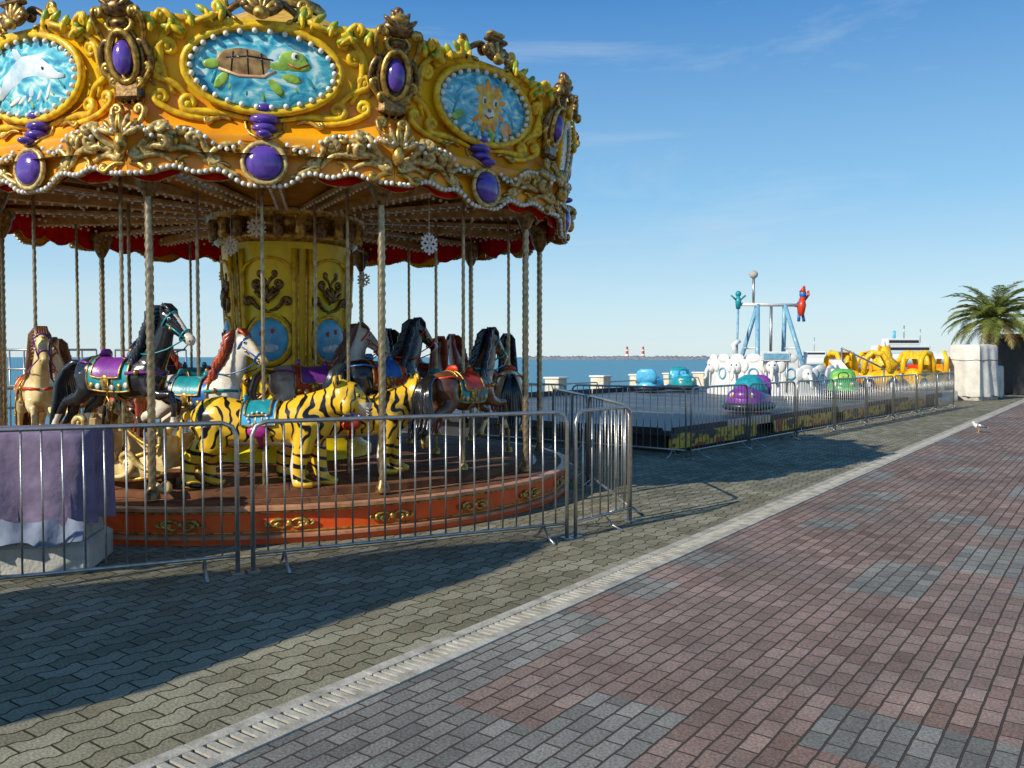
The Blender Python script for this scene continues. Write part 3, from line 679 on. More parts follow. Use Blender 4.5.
def tiger_parts(b):
    m=black
    b.loft([(-.66,0,.04,.07,.09),(-.57,0,.03,.17,.20),(-.40,0,.03,.20,.24),(-.1,0,-.01,.185,.20),(.2,0,.0,.19,.21),(.42,0,.03,.20,.24),(.55,0,.06,.15,.19),(.62,0,.09,.08,.1)],m,18)
    b.loft([(.38,0,.08,.15,.19),(.55,0,.15,.145,.17),(.68,0,.21,.13,.15)],m,14)
    b.loft([(.60,0,.22,.07,.08),(.66,0,.235,.15,.15),(.74,0,.245,.195,.175),(.82,0,.235,.175,.155),(.89,0,.19,.12,.11),(.97,0,.165,.10,.085),(1.01,0,.16,.06,.05)],m,16)
    b.sph((.98,0,.205),(.03,.035,.02),m)
    b.sph((.93,0,.10),(.07,.06,.035),m)
    for s in(-1,1):
        b.sph((.69,s*.14,.40),(.03,.065,.065),m)
        b.sph((.80,s*.16,.17),(.07,.06,.09),m)
        b.sph((.84,s*.075,.29),(.05,.05,.03),m)
    fr=[((.44,.02),(.47,-.22),(.50,-.42),(.53,-.535)),((.42,.02),(.38,-.22),(.33,-.42),(.34,-.535))]
    for s,q in zip((1,-1),fr):
        w=[.115,.088,.066,.058]
        b.loft([(q[i][0],s*.11,q[i][1],w[i]*.9,w[i]*1.1) for i in range(4)],m,12)
        b.loft([(q[3][0]-.05,s*.11,-.555,.05,.03),(q[3][0],s*.11,-.55,.08,.05),(q[3][0]+.08,s*.11,-.56,.085,.045),(q[3][0]+.14,s*.11,-.57,.055,.028)],m,12)
    hr=[((-.48,.0),(-.40,-.18),(-.56,-.36),(-.53,-.535)),((-.48,.0),(-.46,-.18),(-.68,-.34),(-.68,-.535))]
    for s,q in zip((1,-1),hr):
        w=[.17,.13,.072,.055]
        b.loft([(q[i][0],s*.10,q[i][1],w[i]*.8,w[i]*1.15) for i in range(4)],m,12)
        b.loft([(q[3][0]-.05,s*.11,-.555,.045,.03),(q[3][0],s*.11,-.55,.075,.045),(q[3][0]+.08,s*.11,-.56,.08,.042),(q[3][0]+.13,s*.11,-.57,.05,.028)],m,12)
    b.loft([(-.60,0,.10,.05,.05),(-.72,0,.08,.035,.035),(-.78,0,-.06,.03,.03),(-.78,0,-.22,.03,.03),(-.84,0,-.30,.032,.032),(-.92,0,-.28,.025,.025)],m,8)
tiger_me=organic('tiger_body',tiger_parts,.016,4)
tiger_me.materials.append(tigerm); tiger_me.materials.append(hwhite)
for p in tiger_me.polygons:
    c=p.center
    p.material_index=1 if ((c.z<-.165 and -.30<c.x<.30) or (c.x>.90 and c.z<.20) or (c.x>.8 and c.z<.11)) else 0
def torso_at(x,T=TORSO):
    for a,b_ in zip(T,T[1:]):
        if a[0]<=x<=b_[0]:
            t=(x-a[0])/(b_[0]-a[0]); return [a[i]+(b_[i]-a[i])*t for i in range(5)]
    return T[-1]
def shell(b,x0,x1,off,a0,a1,mat,T=TORSO,nx=8,na=16,wavy=0):
    G=[]
    for i in range(nx+1):
        x=x0+(x1-x0)*i/nx; q=torso_at(x,T); row=[]
        for k in range(na+1):
            a=rad(a0+(a1-a0)*k/na); o=off+wavy*(1 if k in(0,na) else 0)
            row.append((x,(q[3]+o)*math.cos(a),q[2]+(q[4]+o)*math.sin(a)))
        G.append(row)
    b.grid(G,mat)
    edge=[Vector(p) for p in G[0]]+[Vector(r[-1]) for r in G[1:]]+[Vector(p) for p in reversed(G[-1][:-1])]+[Vector(r[0]) for r in reversed(G[1:-1])]
    b.tube(edge,.010,gold,5,None,True)
def headring(b,x,z,w,h,ang,mat,th=.009):
    pts=[]
    for k in range(18):
        t=2*pi*k/18; pts.append((x-h*math.sin(t)*math.sin(ang),w*math.cos(t),z+h*math.sin(t)*math.cos(ang)))
    b.tube(pts,th,mat,5,None,True)
def make_horse(phi,r,zc,body,accent,mane,blanket,saddle,pole_r=.018,scale=1.0,pitch=4):
    M=frame(phi,r); q=M@Vector((0,0,0))
    hd=V*math.cos(rad(phi))-U*math.sin(rad(phi))
    e=empty('carousel_horse',(C.x+q.x,C.y+q.y,zc),math.atan2(hd.y,hd.x))
    g=bpy.data.objects.new('body',horse_me); sc.collection.objects.link(g); g.parent=e
    for i,mm in enumerate((body,horn,accent)): g.material_slots[i].link='OBJECT'; g.material_slots[i].material=mm
    t=MB()
    shell(t,-.26,.20,.014,-35,215,blanket); shell(t,-.20,.12,.03,5,175,saddle); 
    t.loft([(-.20,0,.215,.09,.02),(-.19,0,.25,.075,.02),(-.195,0,.275,.05,.014)],saddle,12,side=(0,1,0))
    t.sph((.10,0,.215),(.035,.05,.045),saddle); t.sph((.10,0,.26),.022,gold)
    shell(t,-.03,.03,.012,-160,340,blanket,na=24,nx=2)
    for s in(-1,1):
        for k in range(6): t.sph((-.22+.08*k,s*.165,-.085+.01*abs(k-2.5)),(.03,.012,.03),accent if k%2 else gold,7,5)
        t.tube([(.18,s*.17,.05),(.30,s*.16,.06),(.42,s*.105,.06),(.475,s*.02,.05)],.016,saddle,6); t.sph((.30,s*.168,.06),.028,gold,8,6)
        t.tube([(-.24,s*.155,.14),(-.36,s*.13,.16),(-.48,s*.05,.14)],.012,saddle,6)
        t.sph((-.05,s*.18,-.02),(.05,.014,.06),gold,8,6)
        t.tube([(0,s*.185,0),(.0,s*.20,-.16)],.007,gold,4)
        t.tube([(0,s*.2+.0,-.16),(-.04,s*.2,-.24),(.04,s*.2,-.24)],.008,gold,4,None,True)
        t.sph((.583,s*.060,.548),(.02,.012,.015),white,8,6); t.sph((.586,s*.070,.547),(.011,.006,.011),black,8,6)
        t.sph((.785,s*.035,.345),(.010,.008,.008),black,6,5)
        t.tube([(.56,s*.07,.50),(.66,s*.058,.43),(.735,s*.05,.375)],.008,blanket,5)
        t.tube([(.74,s*.05,.36),(.60,s*.11,.27),(.42,s*.12,.22),(.12,s*.06,.24)],.007,blanket,5)
        t.sph((.60,s*.063,.46),.018,gold,8,6)
    headring(t,.705,.40,.050,.066,rad(-40),blanket); headring(t,.54,.535,.070,.105,rad(-38),blanket)
    t.sph((.62,0,.555),(.025,.03,.03),gold,8,6)
    t.obj('harness',e,recalc=False)
    t=MB(); rnd=random.Random(int(phi*10+900))
    for s in(-1,1):
        for k in range(15):
            f=k/14; z=.66-f*.50; x=.475-.02*f-.20*f*f
            off=.035+.03*f
            x-= .045+.04*math.sin(f*3)
            L_=.20+.06*rnd.random(); w_=rnd.uniform(-.02,.02)
            P=[(x+.06,s*.006,z),(x+.0,s*(off+.012),z-.01),(x-.055+w_,s*(off+.045),z-.06),(x-.05+w_,s*(off+.05),z-.13),(x-.10,s*(off+.035),z-L_),(x-.145,s*(off+.04),z-L_+.0)]
            t.tube(P,[.018,.030,.030,.025,.017,.006],mane,6)
    for k in range(5):
        P=[(.46,(k-2)*.012,.65),(.52,(k-2)*.02,.675),(.575,(k-2)*.022,.63),(.60,(k-2)*.02,.58)]
        t.tube(P,[.018,.022,.016,.005],mane,6)
    for k in range(9):
        yo=(k-4)*.014; ph=rnd.uniform(-.03,.03)
        P=[(-.47,yo*.3,.13),(-.55,yo*.6,.15),(-.64,yo,.08),(-.69,yo*1.8,-.06),(-.67+ph,yo*2.2,-.22),(-.71+ph,yo*2.3,-.36),(-.79+ph,yo*1.5,-.46)]
        t.tube(P,[.025,.032,.034,.032,.028,.02,.006],mane,6)
    t.obj('mane_and_tail',e)
    t=MB(); twisted(t,0,0,.40-zc+.0,3.30-zc,pole_r,polem); t.lathe([(.05,.40-zc),(.045,.45-zc),(.022,.47-zc)],gold,10); t.obj('pole',e)
    return e
make_horse(-33,2.75,1.40,black,hwhite,manebk,teal,violet)
make_horse(-70,2.75,1.22,hcream,hcream,manebr,violet,red)
make_horse(-30,1.80,1.20,hwhite,hcream,manered,blue,teal)
make_horse(33,1.85,1.36,black,hwhite,manebk,red,blue)
make_horse(41,2.75,1.24,hbrown,hcream,black,teal,red)
make_horse(74,1.85,1.18,hpaint,hwhite,manered,violet,teal)
make_horse(78,2.75,1.22,hcream,hwhite,black,blue,red)
make_horse(12,1.42,1.30,hpaint,hcream,manebr,red,violet)
make_horse(-66,1.85,1.10,hbrown,hcream,black,teal,red)
make_horse(112,2.75,1.25,hwhite,hcream,manered,blue,teal)
make_horse(118,1.85,1.32,hbrown,hcream,black,teal,red)
make_horse(150,2.75,1.2,hbrown,hcream,manebk,red,blue)
make_horse(-150,2.75,1.25,black,hwhite,manered,violet,teal)
make_horse(-110,2.75,1.15,hwhite,hcream,manebr,red,violet)
# tigers
TT=[(-.66,0,.04,.07,.09),(-.57,0,.03,.17,.20),(-.40,0,.03,.20,.24),(-.1,0,-.01,.185,.20),(.2,0,.0,.19,.21),(.42,0,.03,.20,.24),(.55,0,.06,.15,.19)]
def make_tiger(p0,r,phi,TS,c1,c2,c3):
    M=frame(p0,r); q=M@Vector((0,0,0))
    hd=V*math.cos(rad(phi))-U*math.sin(rad(phi))
    e=empty('carousel_tiger',(C.x+q.x,C.y+q.y,.40+.598*TS),math.atan2(hd.y,hd.x)); e.scale=(TS,)*3
    g=bpy.data.objects.new('body',tiger_me); sc.collection.objects.link(g); g.parent=e
    t=MB(); shell(t,-.17,.15,.014,0,180,c1,TT); shell(t,-.13,.10,.030,25,155,c2,TT); shell(t,-.03,.03,.012,-160,340,c3,TT,nx=2,na=24)
    for s in (-1,1):
        t.sph((-.01,s*.19,-.06),(.10,.03,.06),c3,12,8)
        for k in range(12):
            a=2*pi*k/12; t.sph((-.01+.09*math.cos(a),s*.20,.06+.06*math.sin(a)),.013,white,6,5)
        t.sph((.885,s*.10,.265),(.024,.027,.028),ylight,8,6); t.sph((.905,s*.108,.265),(.012,.016,.016),black,8,6)
        t.sph((.715,s*.145,.40),(.015,.04,.042),black,8,6)
        for k in range(3): t.tube([(.95,s*.06,.15-.02*k),(1.0,s*.16,.15-.03*k)],.003,white,4)
    t.sph((1.01,0,.215),(.025,.035,.022),black,8,6)
    t.tube([(1.0,-.05,.12),(1.015,0,.135),(1.0,.05,.12)],.008,black,5)
    t.loft([(-.15,0,.20,.10,.025),(-.16,0,.25,.08,.022),(-.17,0,.27,.05,.014)],c2,12)
    t.obj('harness',e,recalc=False)
    t=MB(); twisted(t,0,0,-.58,(3.3-(.40+.598*TS))/TS,.018,polem); t.obj('pole',e)
make_tiger(-4.5,2.80,-12,.98,bluel,teal,pinkp)
make_tiger(15,2.28,8,.98,blue,bluel,red)
# chariot
def chariot(phi,r):
    M=frame(phi,r); q=M@Vector((0,0,0)); hd=V*math.cos(rad(phi))-U*math.sin(rad(phi))
    e=empty('carousel_chariot',(C.x+q.x,C.y+q.y,.40),math.atan2(hd.y,hd.x))
    b=MB()
    for s in(-1,1):
        G=[]
        for i in range(17):
            x=-.42+.84*i/16; top=.30+.20*abs(x/.5)**2+(.12 if x<0 else .0)*abs(x/.5); bot=.10+.10*(x/.5)**2
            G.append([(x,s*(.26+.0),bot),(x,s*(.30),(top+bot)/2),(x,s*.27,top)])
        b.grid(G,hcream); b.tube([g[2] for g in G],.024,gold,6); b.tube([g[0] for g in G],.022,gold,6)
        for (p0,p1,bu,re,sg) in (((-.36,.2),(-.15,.34),-.3,.06,-1),((.36,.2),(.12,.32),.3,.06,1),((-.1,.14),(.12,.2),-.3,.05,1),((.36,.34),(.45,.56),-.3,.06,1),((-.38,.35),(-.46,.62),.3,.06,-1),((.3,.08),(.42,.03),.3,.05,1),((-.3,.08),(-.42,.03),-.3,.05,-1)):
            qq=curl(p0,p1,bu,re,sg); b.tube([(p.x,s*.31,p.y) for p in qq],[.030*(.4+.6*math.sin(pi*(k+1)/(len(qq)+1))) for k in range(len(qq))],cream if p0[1]>.15 else hcream,6)
    for xx in(-.38,.36): b.box((xx,0,.34),(.03,.52,.30),hcream,bev=.01)
    b.box((-.2,0,.24),(.3,.5,.06),red,bev=.02); b.box((0,0,.12),(.76,.5,.04),wood); b.box((0,0,.05),(.5,.3,.10),wood)
    b.obj('tub',e,recalc=False)
chariot(-28,2.80); chariot(-95,2.1); chariot(175,2.1)
# ------------------------------------------------------------------ barriers
def barrier(p,q,name='crowd_barrier',h=1.12,sp=.125):
    p=Vector((*p,0));q=Vector((*q,0)); d=(q-p); L_=d.length; e=empty(name,p,math.atan2(d.y,d.x))
    b=MB(); r=.017
    pts=[(.02,0,0.02),(.02,0,h-.10),(.05,0,h-.03),(.12,0,h)]+[(L_-.12,0,h),(L_-.05,0,h-.03),(L_-.02,0,h-.10),(L_-.02,0,0.02)]
    b.tube(pts,r,steel,8); b.tube([(.02,0,.14),(L_-.02,0,.14)],r*.8,steel,8); b.obj('frame',e)
    b=MB(); n=int(L_/sp)
    for i in range(1,n):
        x=L_*i/n+random.uniform(-.004,.004); b.tube([(x,0,.14),(x+random.uniform(-.006,.006),0,h)],.0075,steel,6)
    b.obj('bars',e)
    b=MB()
    for x in(.25,L_-.25) if L_>1.2 else (L_/2,):
        b.tube([(x,-.20,.015),(x,-.10,.05),(x,0,.14),(x,.10,.05),(x,.20,.015)],.011,steel,6)
    b.box((.02,0,.012),(.09,.09,.012),steel); b.box((L_-.02,0,.012),(.09,.09,.012),steel)
    b.obj('feet',e)
A_=(-5.6,4.55);B0=(-3.75,5.40);B_=(-2.0,6.22);B2=(-1.94,6.26);C_=(.50,7.43);C2=(.55,7.47);D_=(1.16,8.22)
barrier(A_,B0); barrier((-3.73,5.41),B_); barrier(B2,C_); barrier(C2,D_)
barrier((1.15,8.30),(.95,10.5),sp=.16); barrier((.94,10.55),(.62,12.9),sp=.2)
F0=Vector((2.76,13.2)); G0=Vector((13.9,26.7)); fd=(G0-F0); FL=fd.length; fd.normalize()
n=8
for i in range(n):
    p=F0+fd*(FL*i/n+.04); q=F0+fd*(FL*(i+1)/n-.04); barrier(tuple(p),tuple(q),sp=.13)
fp=Vector((-fd.y,fd.x))
for i in range(2):
    p=F0+fp*(2.3*i+.04); q=F0+fp*(2.3*(i+1)-.04); barrier(tuple(p),tuple(q),sp=.13)
def tarpbox(name,loc,rz,dx,dy,h,mat,z0,seed=1,amp=.03,base=None,taper=0):
    rnd=random.Random(seed); e=empty(name,loc,rz); b=MB(); n=12
    per=[]
    for i in range(n): per.append((-dx+2*dx*i/n,-dy))
    for i in range(n): per.append((dx,-dy+2*dy*i/n))
    for i in range(n): per.append((dx-2*dx*i/n,dy))
    for i in range(n): per.append((-dx,dy-2*dy*i/n))
    G=[]
    zs=[1,.97,.9,.7,.5,.3,.12,0]; 
    ph=[rnd.uniform(0,6) for _ in range(6)]
    G.append([(x*.5,y*.5,h+.02) for x,y in per+[per[0]]])
    for j,f in enumerate(zs):
        row=[]
        for i,(x,y) in enumerate(per+[per[0]]):
            k=i%len(per); fold=amp*(.25+.75*(1-f))*(math.sin(k*1.3+ph[0]+f)+.6*math.sin(k*2.9+ph[1]+f*3)); sc2=(.93 if j==0 else (.985 if j==1 else 1.0))*(1-taper*f)
            l_=math.hypot(x,y); row.append((x*sc2+x/l_*fold,y*sc2+y/l_*fold,z0+(h-z0)*f+ (0.03*math.sin(k*.9+ph[2]) if j==len(zs)-1 else 0)+.018*math.sin(k*.6+ph[3])))
        G.append(row)
    b.grid(G,mat); b.add([G[0][i] for i in range(len(per))],[tuple(range(len(per)))],mat)
    if base: b.tube([(p[0]*1.01,p[1]*1.01,p[2]) for p in G[4][:-1]],.012,base,5,None,True)
    b.obj('tarp',e)
    return e
e=tarpbox('covered_control_box',(-3.72,6.42,0),rad(10),.56,.34,1.05,tarpp,.36,3,.035)
b=MB(); b.box((0,0,.12),(1.12,.68,.24),conc,bev=.03); b.box((0,0,.32),(1.0,.6,.2),conc,bev=.02)
b.obj('base',e)
b=MB(); G=[]
for i in range(25):
    x=-.56+1.12*i/24; G.append([(x,-.37+.03*math.sin(i*1.3)-(.02*j),.42-.04*j+.02*math.sin(i*.7+j)) for j in range(5)])
b.grid(G,tarpb); b.obj('cloth',e,recalc=False)
# ------------------------------------------------------------------ bumper car floor
BO=Vector((2.62,14.0,0)); BD=Vector((fd.x,fd.y,0)); BP=Vector((-fd.y,fd.x,0)); bang=math.atan2(fd.y,fd.x)
def bw(a,p,z=0): 
    q=BO+BD*a+BP*p; return Vector((q.x,q.y,z))
floorm,nt_,b_=simple_ramp('bumper_steel_floor',"ShaderNodeTexNoise",[(.3,(.045,.047,.048)),(.7,(.11,.11,.11))],rough=.45,metal=0,coat=0,spec=.2,Scale=1.5,Detail=6.0)
signm,nt_,b_=simple_ramp('painted_banner',"ShaderNodeTexNoise",[(.42,(.02,.02,.03)),(.47,(.62,.34,.02)),(.56,(.75,.5,.03)),(.6,(.45,.04,.02))],rough=.4,scale=(1,1,2.5),Scale=1.9,Detail=2.0)
e=empty('bumper_car_rink',BO,bang)
b=MB(); b.box((9,4.5,.33),(18,9,.10),floorm,bev=.02)
for k in range(1,9):
    b.box((2*k,4.5,.3815),(.015,8.9,.003),steel)
b.obj('floor',e)
b=MB(); b.box((9,4.5,.14),(17.7,8.7,.28),dark); 
for k in range(9): b.box((1+2*k,-.02,.36),(1.96,.06,.16),steel if k%3==1 else dark,bev=.01)
for k in range(4): b.box((-.02,1.2+2.2*k,.36),(.06,2.1,.14),dark,bev=.01)
for k in range(8): b.box((1.1+2.2*k,9.02,.42),(2.1,.06,.24),dark,bev=.01)
b.obj('rim',e)
b=MB()
for k in range(4): b.box((1.6+4.2*k,-.04,.20),(3.4,.05,.26),signm,bev=.01)
b.obj('banner',e)
def bumper_car(a,p,rz,col,col2,sc_=1.0,cover=None):
    q=bw(a,p,.385); e=empty('bumper_car',q,bang+rz); e.scale=(sc_,)*3
    b=MB()
    def oval(lx,ly,k,n=36,ex=2.6):
        t=2*pi*k/n; c,s=math.cos(t),math.sin(t); return (lx*math.copysign(abs(c)**(2/ex),c),ly*math.copysign(abs(s)**(2/ex),s))
    b.tube([(*oval(.80,.50,k),.17) for k in range(36)],.085,dark,8,None,True)
    G=[]
    for (z,lx,ly) in ((.08,.76,.46),(.25,.78,.48),(.38,.74,.47),(.46,.64,.42),(.48,.5,.36)):
        G.append([(*oval(lx,ly,k),z+(.10*max(0,oval(1,1,k)[0]) if z>.3 else 0)) for k in range(37)])
    b.grid(G,col)
    b.sph((.42,0,.42),(.36,.38,.24),col,16,9); b.sph((.52,0,.48),(.18,.25,.19),col2,14,8)
    b.loft([(-.60,0,.36,.38,.12),(-.63,0,.6,.40,.11),(-.66,0,.80,.36,.09),(-.68,0,.90,.22,.05)],col,16)
    b.loft([(-.52,0,.36,.30,.08),(-.55,0,.6,.31,.06),(-.59,0,.76,.26,.05)],col2,14)
    b.box((-.25,0,.40),(.5,.6,.10),col2,bev=.03)
    b.tube([(.22,0,.5),(.08,0,.68)],.02,steel,6); b.tube([(.05+.08*math.sin(t),.15*math.cos(t),.69+.12*math.sin(t)) for t in [2*pi*k/16 for k in range(16)]],.016,black,6,None,True)
    if cover: b.loft([(-.1,0,.46,.42,.48),(-.1,0,.62,.40,.44),(-.12,0,.80,.30,.33),(-.14,0,.89,.16,.18),(-.14,0,.92,.05,.05)],cover,16,side=(0,1,0))
    for s in(-1,1): b.sph((.68,s*.22,.44),(.05,.07,.07),white,10,7); b.sph((.72,s*.22,.44),(.025,.04,.04),ylight,8,6)
    b.obj('shell',e)
bumper_car(5.2,.95,rad(190),violet,violet,.90,cover=teal)
bumper_car(13.0,1.5,rad(200),greenp,turtlegr,.95); bumper_car(15.6,4.1,rad(160),red,pinkp,.9); bumper_car(15.8,2.9,.5,red,ylight,.85)
bumper_car(14.4,7.5,rad(220),teal,bluel,.95); bumper_car(13.2,8.1,.3,bluel,white,.9)
# ------------------------------------------------------------------ seawall posts and railing
b=MB()
for k in range(-3,16):
    a=24.8+3.6*k; q=pr(a,15.62)
    T=Matrix.Translation(q)@Matrix.Rotation(ANG,4,'Z')
    b.box((0,0,.36),(.66,.66,.72),creamp,T,bev=.03); b.box((0,0,.76),(.76,.76,.08),white,T,bev=.02)
b.obj('seawall_balustrade_posts')
b=MB()
for h in(.55,.95): b.tube([pr(-40,15.62,h),pr(14,15.62,h)],.025,steel,6)
b.tube([pr(14,15.62,.5),pr(80,15.62,.5)],.03,steel,6)
for k in range(28): b.tube([pr(-40+2*k,15.62,0),pr(-40+2*k,15.62,.95)],.03,steel,6)
b.obj('seawall_railing')
# ------------------------------------------------------------------ swing ride
sp=Vector((8.70,28.6,0)); e=empty('swing_ride',sp,rad(12))
b=MB()
b.lathe([(2.1,0),(2.1,.5),(1.9,.55),(0,.55)],white,24)
for k in range(12):
    a=rad(182+k*15); x,y=2.1*math.cos(a),2.1*math.sin(a)
    T=Matrix.Translation((x,y,0))@Matrix.Rotation(a+pi/2,4,'Z')
    hh=(1.25 if k<6 else .9)
    b.box((0,0,.3+hh*.5),(.54,.07,hh),white,T,bev=.03)
    b.sph((0,0,.3+hh),(.26,.07,.16),white,14,8,T)
    if k%2==0:
        zc=.35+hh*.75
        b.sph((0,-.08,zc),(.19,.14,.21),white,14,9,T)
        for s in(-1,1): 
            b.sph((s*.25,-.03,zc+.03),(.16,.05,.21),white,12,8,T); b.sph((s*.08,-.20,zc+.06),(.025,.02,.035),dark,7,5,T)
        b.loft([(0,-.18,zc-.02,.07,.07),(0,-.27,zc-.16,.055,.055),(0,-.27,zc-.32,.045,.045),(0,-.34,zc-.42,.035,.035)],white,10,T,side=(1,0,0))
    else:
        b.tube([(.15*math.cos(t),-.05,.45+hh*.5+.17*math.sin(t)) for t in [2*pi*q/18 for q in range(18)]],.03,steelblue,6,T,True)
b.obj('decorated_wall',e)
b=MB()
b.box((-.95,-2.0,1.62),(.9,.05,.30),white,rz=-.25,bev=.015); b.box((-.95,-2.035,1.62),(.76,.02,.18),steelblue,rz=-.25)
for s in(-1,1): b.tube([(-.95+s*.35,-2.0-s*.08,.5),(-.95+s*.35,-2.0-s*.08,1.5)],.025,steel,6)
b.obj('name_sign',e)
b=MB()
for s in(-1,1):
    b.tube([(s*.95,-.9,.5),(s*.5,0,3.35)],.075,steelblue,8); b.tube([(s*.95,.9,.5),(s*.5,0,3.35)],.075,steelblue,8)
    b.tube([(s*.72,-.46,1.9),(s*.72,.46,1.9)],.035,white,6)
b.tube([(-1.1,0,3.35),(1.1,0,3.35)],.055,white,8)
b.tube([(-.65,0,3.35),(-.65,0,4.25)],.045,steel,8); b.sph((-.65,0,4.35),.14,conc,12,8)
b.tube([(-1.25,0,1.0),(-1.2,0,3.3)],.035,steelblue,6)
b.obj('a_frame',e)
b=MB()
b.loft([(-1.2,0,3.2,.07,.07),(-1.2,0,3.45,.12,.10),(-1.2,0,3.62,.06,.06)],teal,10); b.sph((-1.2,0,3.70),.10,teal,10,8)
for s in(-1,1): b.tube([(-1.2+s*.08,0,3.5),(-1.2+s*.26,0,3.65)],.03,teal,6)
b.loft([(1.10,0,3.0,.12,.1),(1.12,0,3.35,.18,.15),(1.15,0,3.62,.10,.08)],red,10); b.sph((1.17,0,3.72),(.12,.12,.14),blue,10,8); b.loft([(1.15,0,3.78,.12,.12),(1.22,0,4.0,.03,.03)],red,8)
b.tube([(1.22,0,3.5),(1.38,0,3.7),(1.36,0,3.85)],.04,red,6); b.tube([(1.02,0,3.45),(.9,0,3.3)],.04,blue,6)
for s in(-1,1): b.tube([(1.10+s*.06,0,3.08),(1.12+s*.10,0,2.8)],.05,blue,6)
b.obj('figures',e)
b=MB()
b.tube([(0,0,3.3),(0,0,1.4)],.05,steel,8)
b.loft([(-1.3,0,1.6,.05,.05),(-1.1,0,1.35,.3,.2),(-.4,0,1.1,.42,.3),(.4,0,1.1,.42,.3),(1.1,0,1.35,.3,.2),(1.3,0,1.75,.06,.08)],white,14)
b.tube([(-1.25,.0,1.6),(-1.35,0,2.0),(-1.15,0,2.15)],.09,white,8)
for k in range(3): b.sph((-.6+.6*k,-.2,1.5),(.18,.16,.20),[white,teal,white][k],10,8)
b.obj('gondola',e)
b=MB(); b.box((2.9,-.2,.9),(1.6,1.0,.08),white)
for k in range(5): b.box((3.6-.3*k,-.2,.2+.16*k),(.3,1.0,.06),steel)
b.tube([(3.8,-.7,1.2),(2.2,-.7,1.9)],.03,steel,6); b.tube([(3.8,-.7,.1),(3.8,-.7,1.2)],.03,steel,6); b.tube([(2.2,-.7,.1),(2.2,-.7,1.9)],.03,steel,6)
b.loft([(1.9,-.6,.2,.5,.05),(2.5,-.6,.9,.5,.06),(2.0,-.6,1.5,.35,.05)],white,12)
b.obj('steps',e)
# ------------------------------------------------------------------ yellow kiddie ride
yp=Vector((14.0,32.0,0)); e=empty('yellow_car_ride',yp,rad(25)); e.scale=(1,1,1.12)
b=MB(); b.lathe([(2.5,0),(2.5,.30),(2.4,.35),(0,.35)],steel,24); b.tube([(1.9*math.cos(t),1.4*math.sin(t),.42) for t in [2*pi*k/30 for k in range(30)]],.06,dark,6,None,True); b.obj('base',e)
b=MB(); ys=[yellow,ylight,yellow,yellow]
for k in range(7):
    t=2*pi*k/7+.35; x,y=1.95*math.cos(t),1.4*math.sin(t)
    T=Matrix.Translation((x,y,.35))@Matrix.Rotation(t+pi/2,4,'Z')
    b.loft([(-.62,0,.42,.20,.18),(-.50,0,.42,.38,.30),(-.1,0,.36,.43,.28),(.3,0,.38,.42,.30),(.6,0,.38,.34,.26),(.74,0,.36,.18,.16)],ys[k%4],16,T)
    for s in(-1,1):
        b.tube([(-.52,s*.34,.55),(-.50,s*.34,1.0),(-.25,s*.34,1.22),(.08,s*.34,1.18),(.25,s*.34,.9),(.32,s*.34,.6)],.09,ys[(k+1)%4],8,T)
        for xx in(-.38,.42):
            b.tube([(xx+.17*math.cos(a),s*.40,.20+.17*math.sin(a)) for a in [2*pi*q/14 for q in range(14)]],.055,dark,6,T,True); b.sph((xx,s*.42,.20),(.10,.03,.10),white,8,6,T)
        b.sph((.68,s*.16,.50),(.06,.06,.06),white,8,6,T)
    b.grid([[(-.50,yy,1.02),(-.25,yy,1.27),(.08,yy,1.23)] for yy in(-.36,-.18,0,.18,.36)],ys[k%4] if k%3 else white,True,T)
    b.box((-.30,0,.66),(.12,.6,.36),red if k%2 else orange,T,bev=.03)
b.obj('cars',e)
b=MB(); b.lathe([(.5,.35),(.42,1.0),(.55,1.2),(.3,1.4),(.22,1.7),(0,1.85)],ylight,16)
for k in range(8): leaf(b,None,0,1.5,2*pi*k/8,.45,.10,orange if k%2 else white,0,.06)
b.obj('centre',e)
# ------------------------------------------------------------------ covered kiosk & others
e=tarpbox('tarp_covered_kiosk',(17.25,31.8,0),rad(30),.66,.66,2.05,tarpw,.15,8,.06,base=dark,taper=.10)
b=MB(); b.box((0,0,.1),(1.2,1.2,.2),conc); b.obj('base',e)
e=tarpbox('tarp_covered_kiosk',(18.45,32.6,0),rad(40),.25,.28,1.25,tarpw,.1,5,.03)
b=MB(); e=empty('newsstand',(22.3,36.5,0),rad(30))
b.box((0,0,1.2),(2.6,2,2.4),dark,bev=.04); b.box((0,0,2.5),(3.2,2.6,.14),red,bev=.03); b.box((-.2,-1.02,1.5),(1.8,.05,1.0),steel); b.obj('body',e)
q=Vector((-2.85,4.62,0))-SD*5.6  # unseen kiosk-shaped blocker, added out of frame to cast the left foreground shadow
e=empty('offscreen_shadow_caster',q,math.atan2(SD.y,SD.x)); b=MB()
b.box((0,0,.06),(2.2,2.2,.12),conc); b.box((0,0,1.5),(1.9,1.9,2.76),ylight,bev=.03)
b.obj('body',e)
b=MB(); b.box((0,0,2.95),(2.35,2.35,.14),red,bev=.03); b.lathe([(1.6,3.02),(1.15,3.9),(.75,4.9),(.3,5.6),(0,5.9)],redcloth,4,None,False,pi/4); b.sph((0,0,6.0),.14,gold); b.obj('roof',e)
b=MB(); b.box((0,-.965,1.7),(1.2,.06,.9),dark); b.box((0,-1.02,1.2),(1.4,.25,.05),wood); b.box((.965,0,1.05),(.06,.8,1.9),white); b.obj('window_and_door',e)
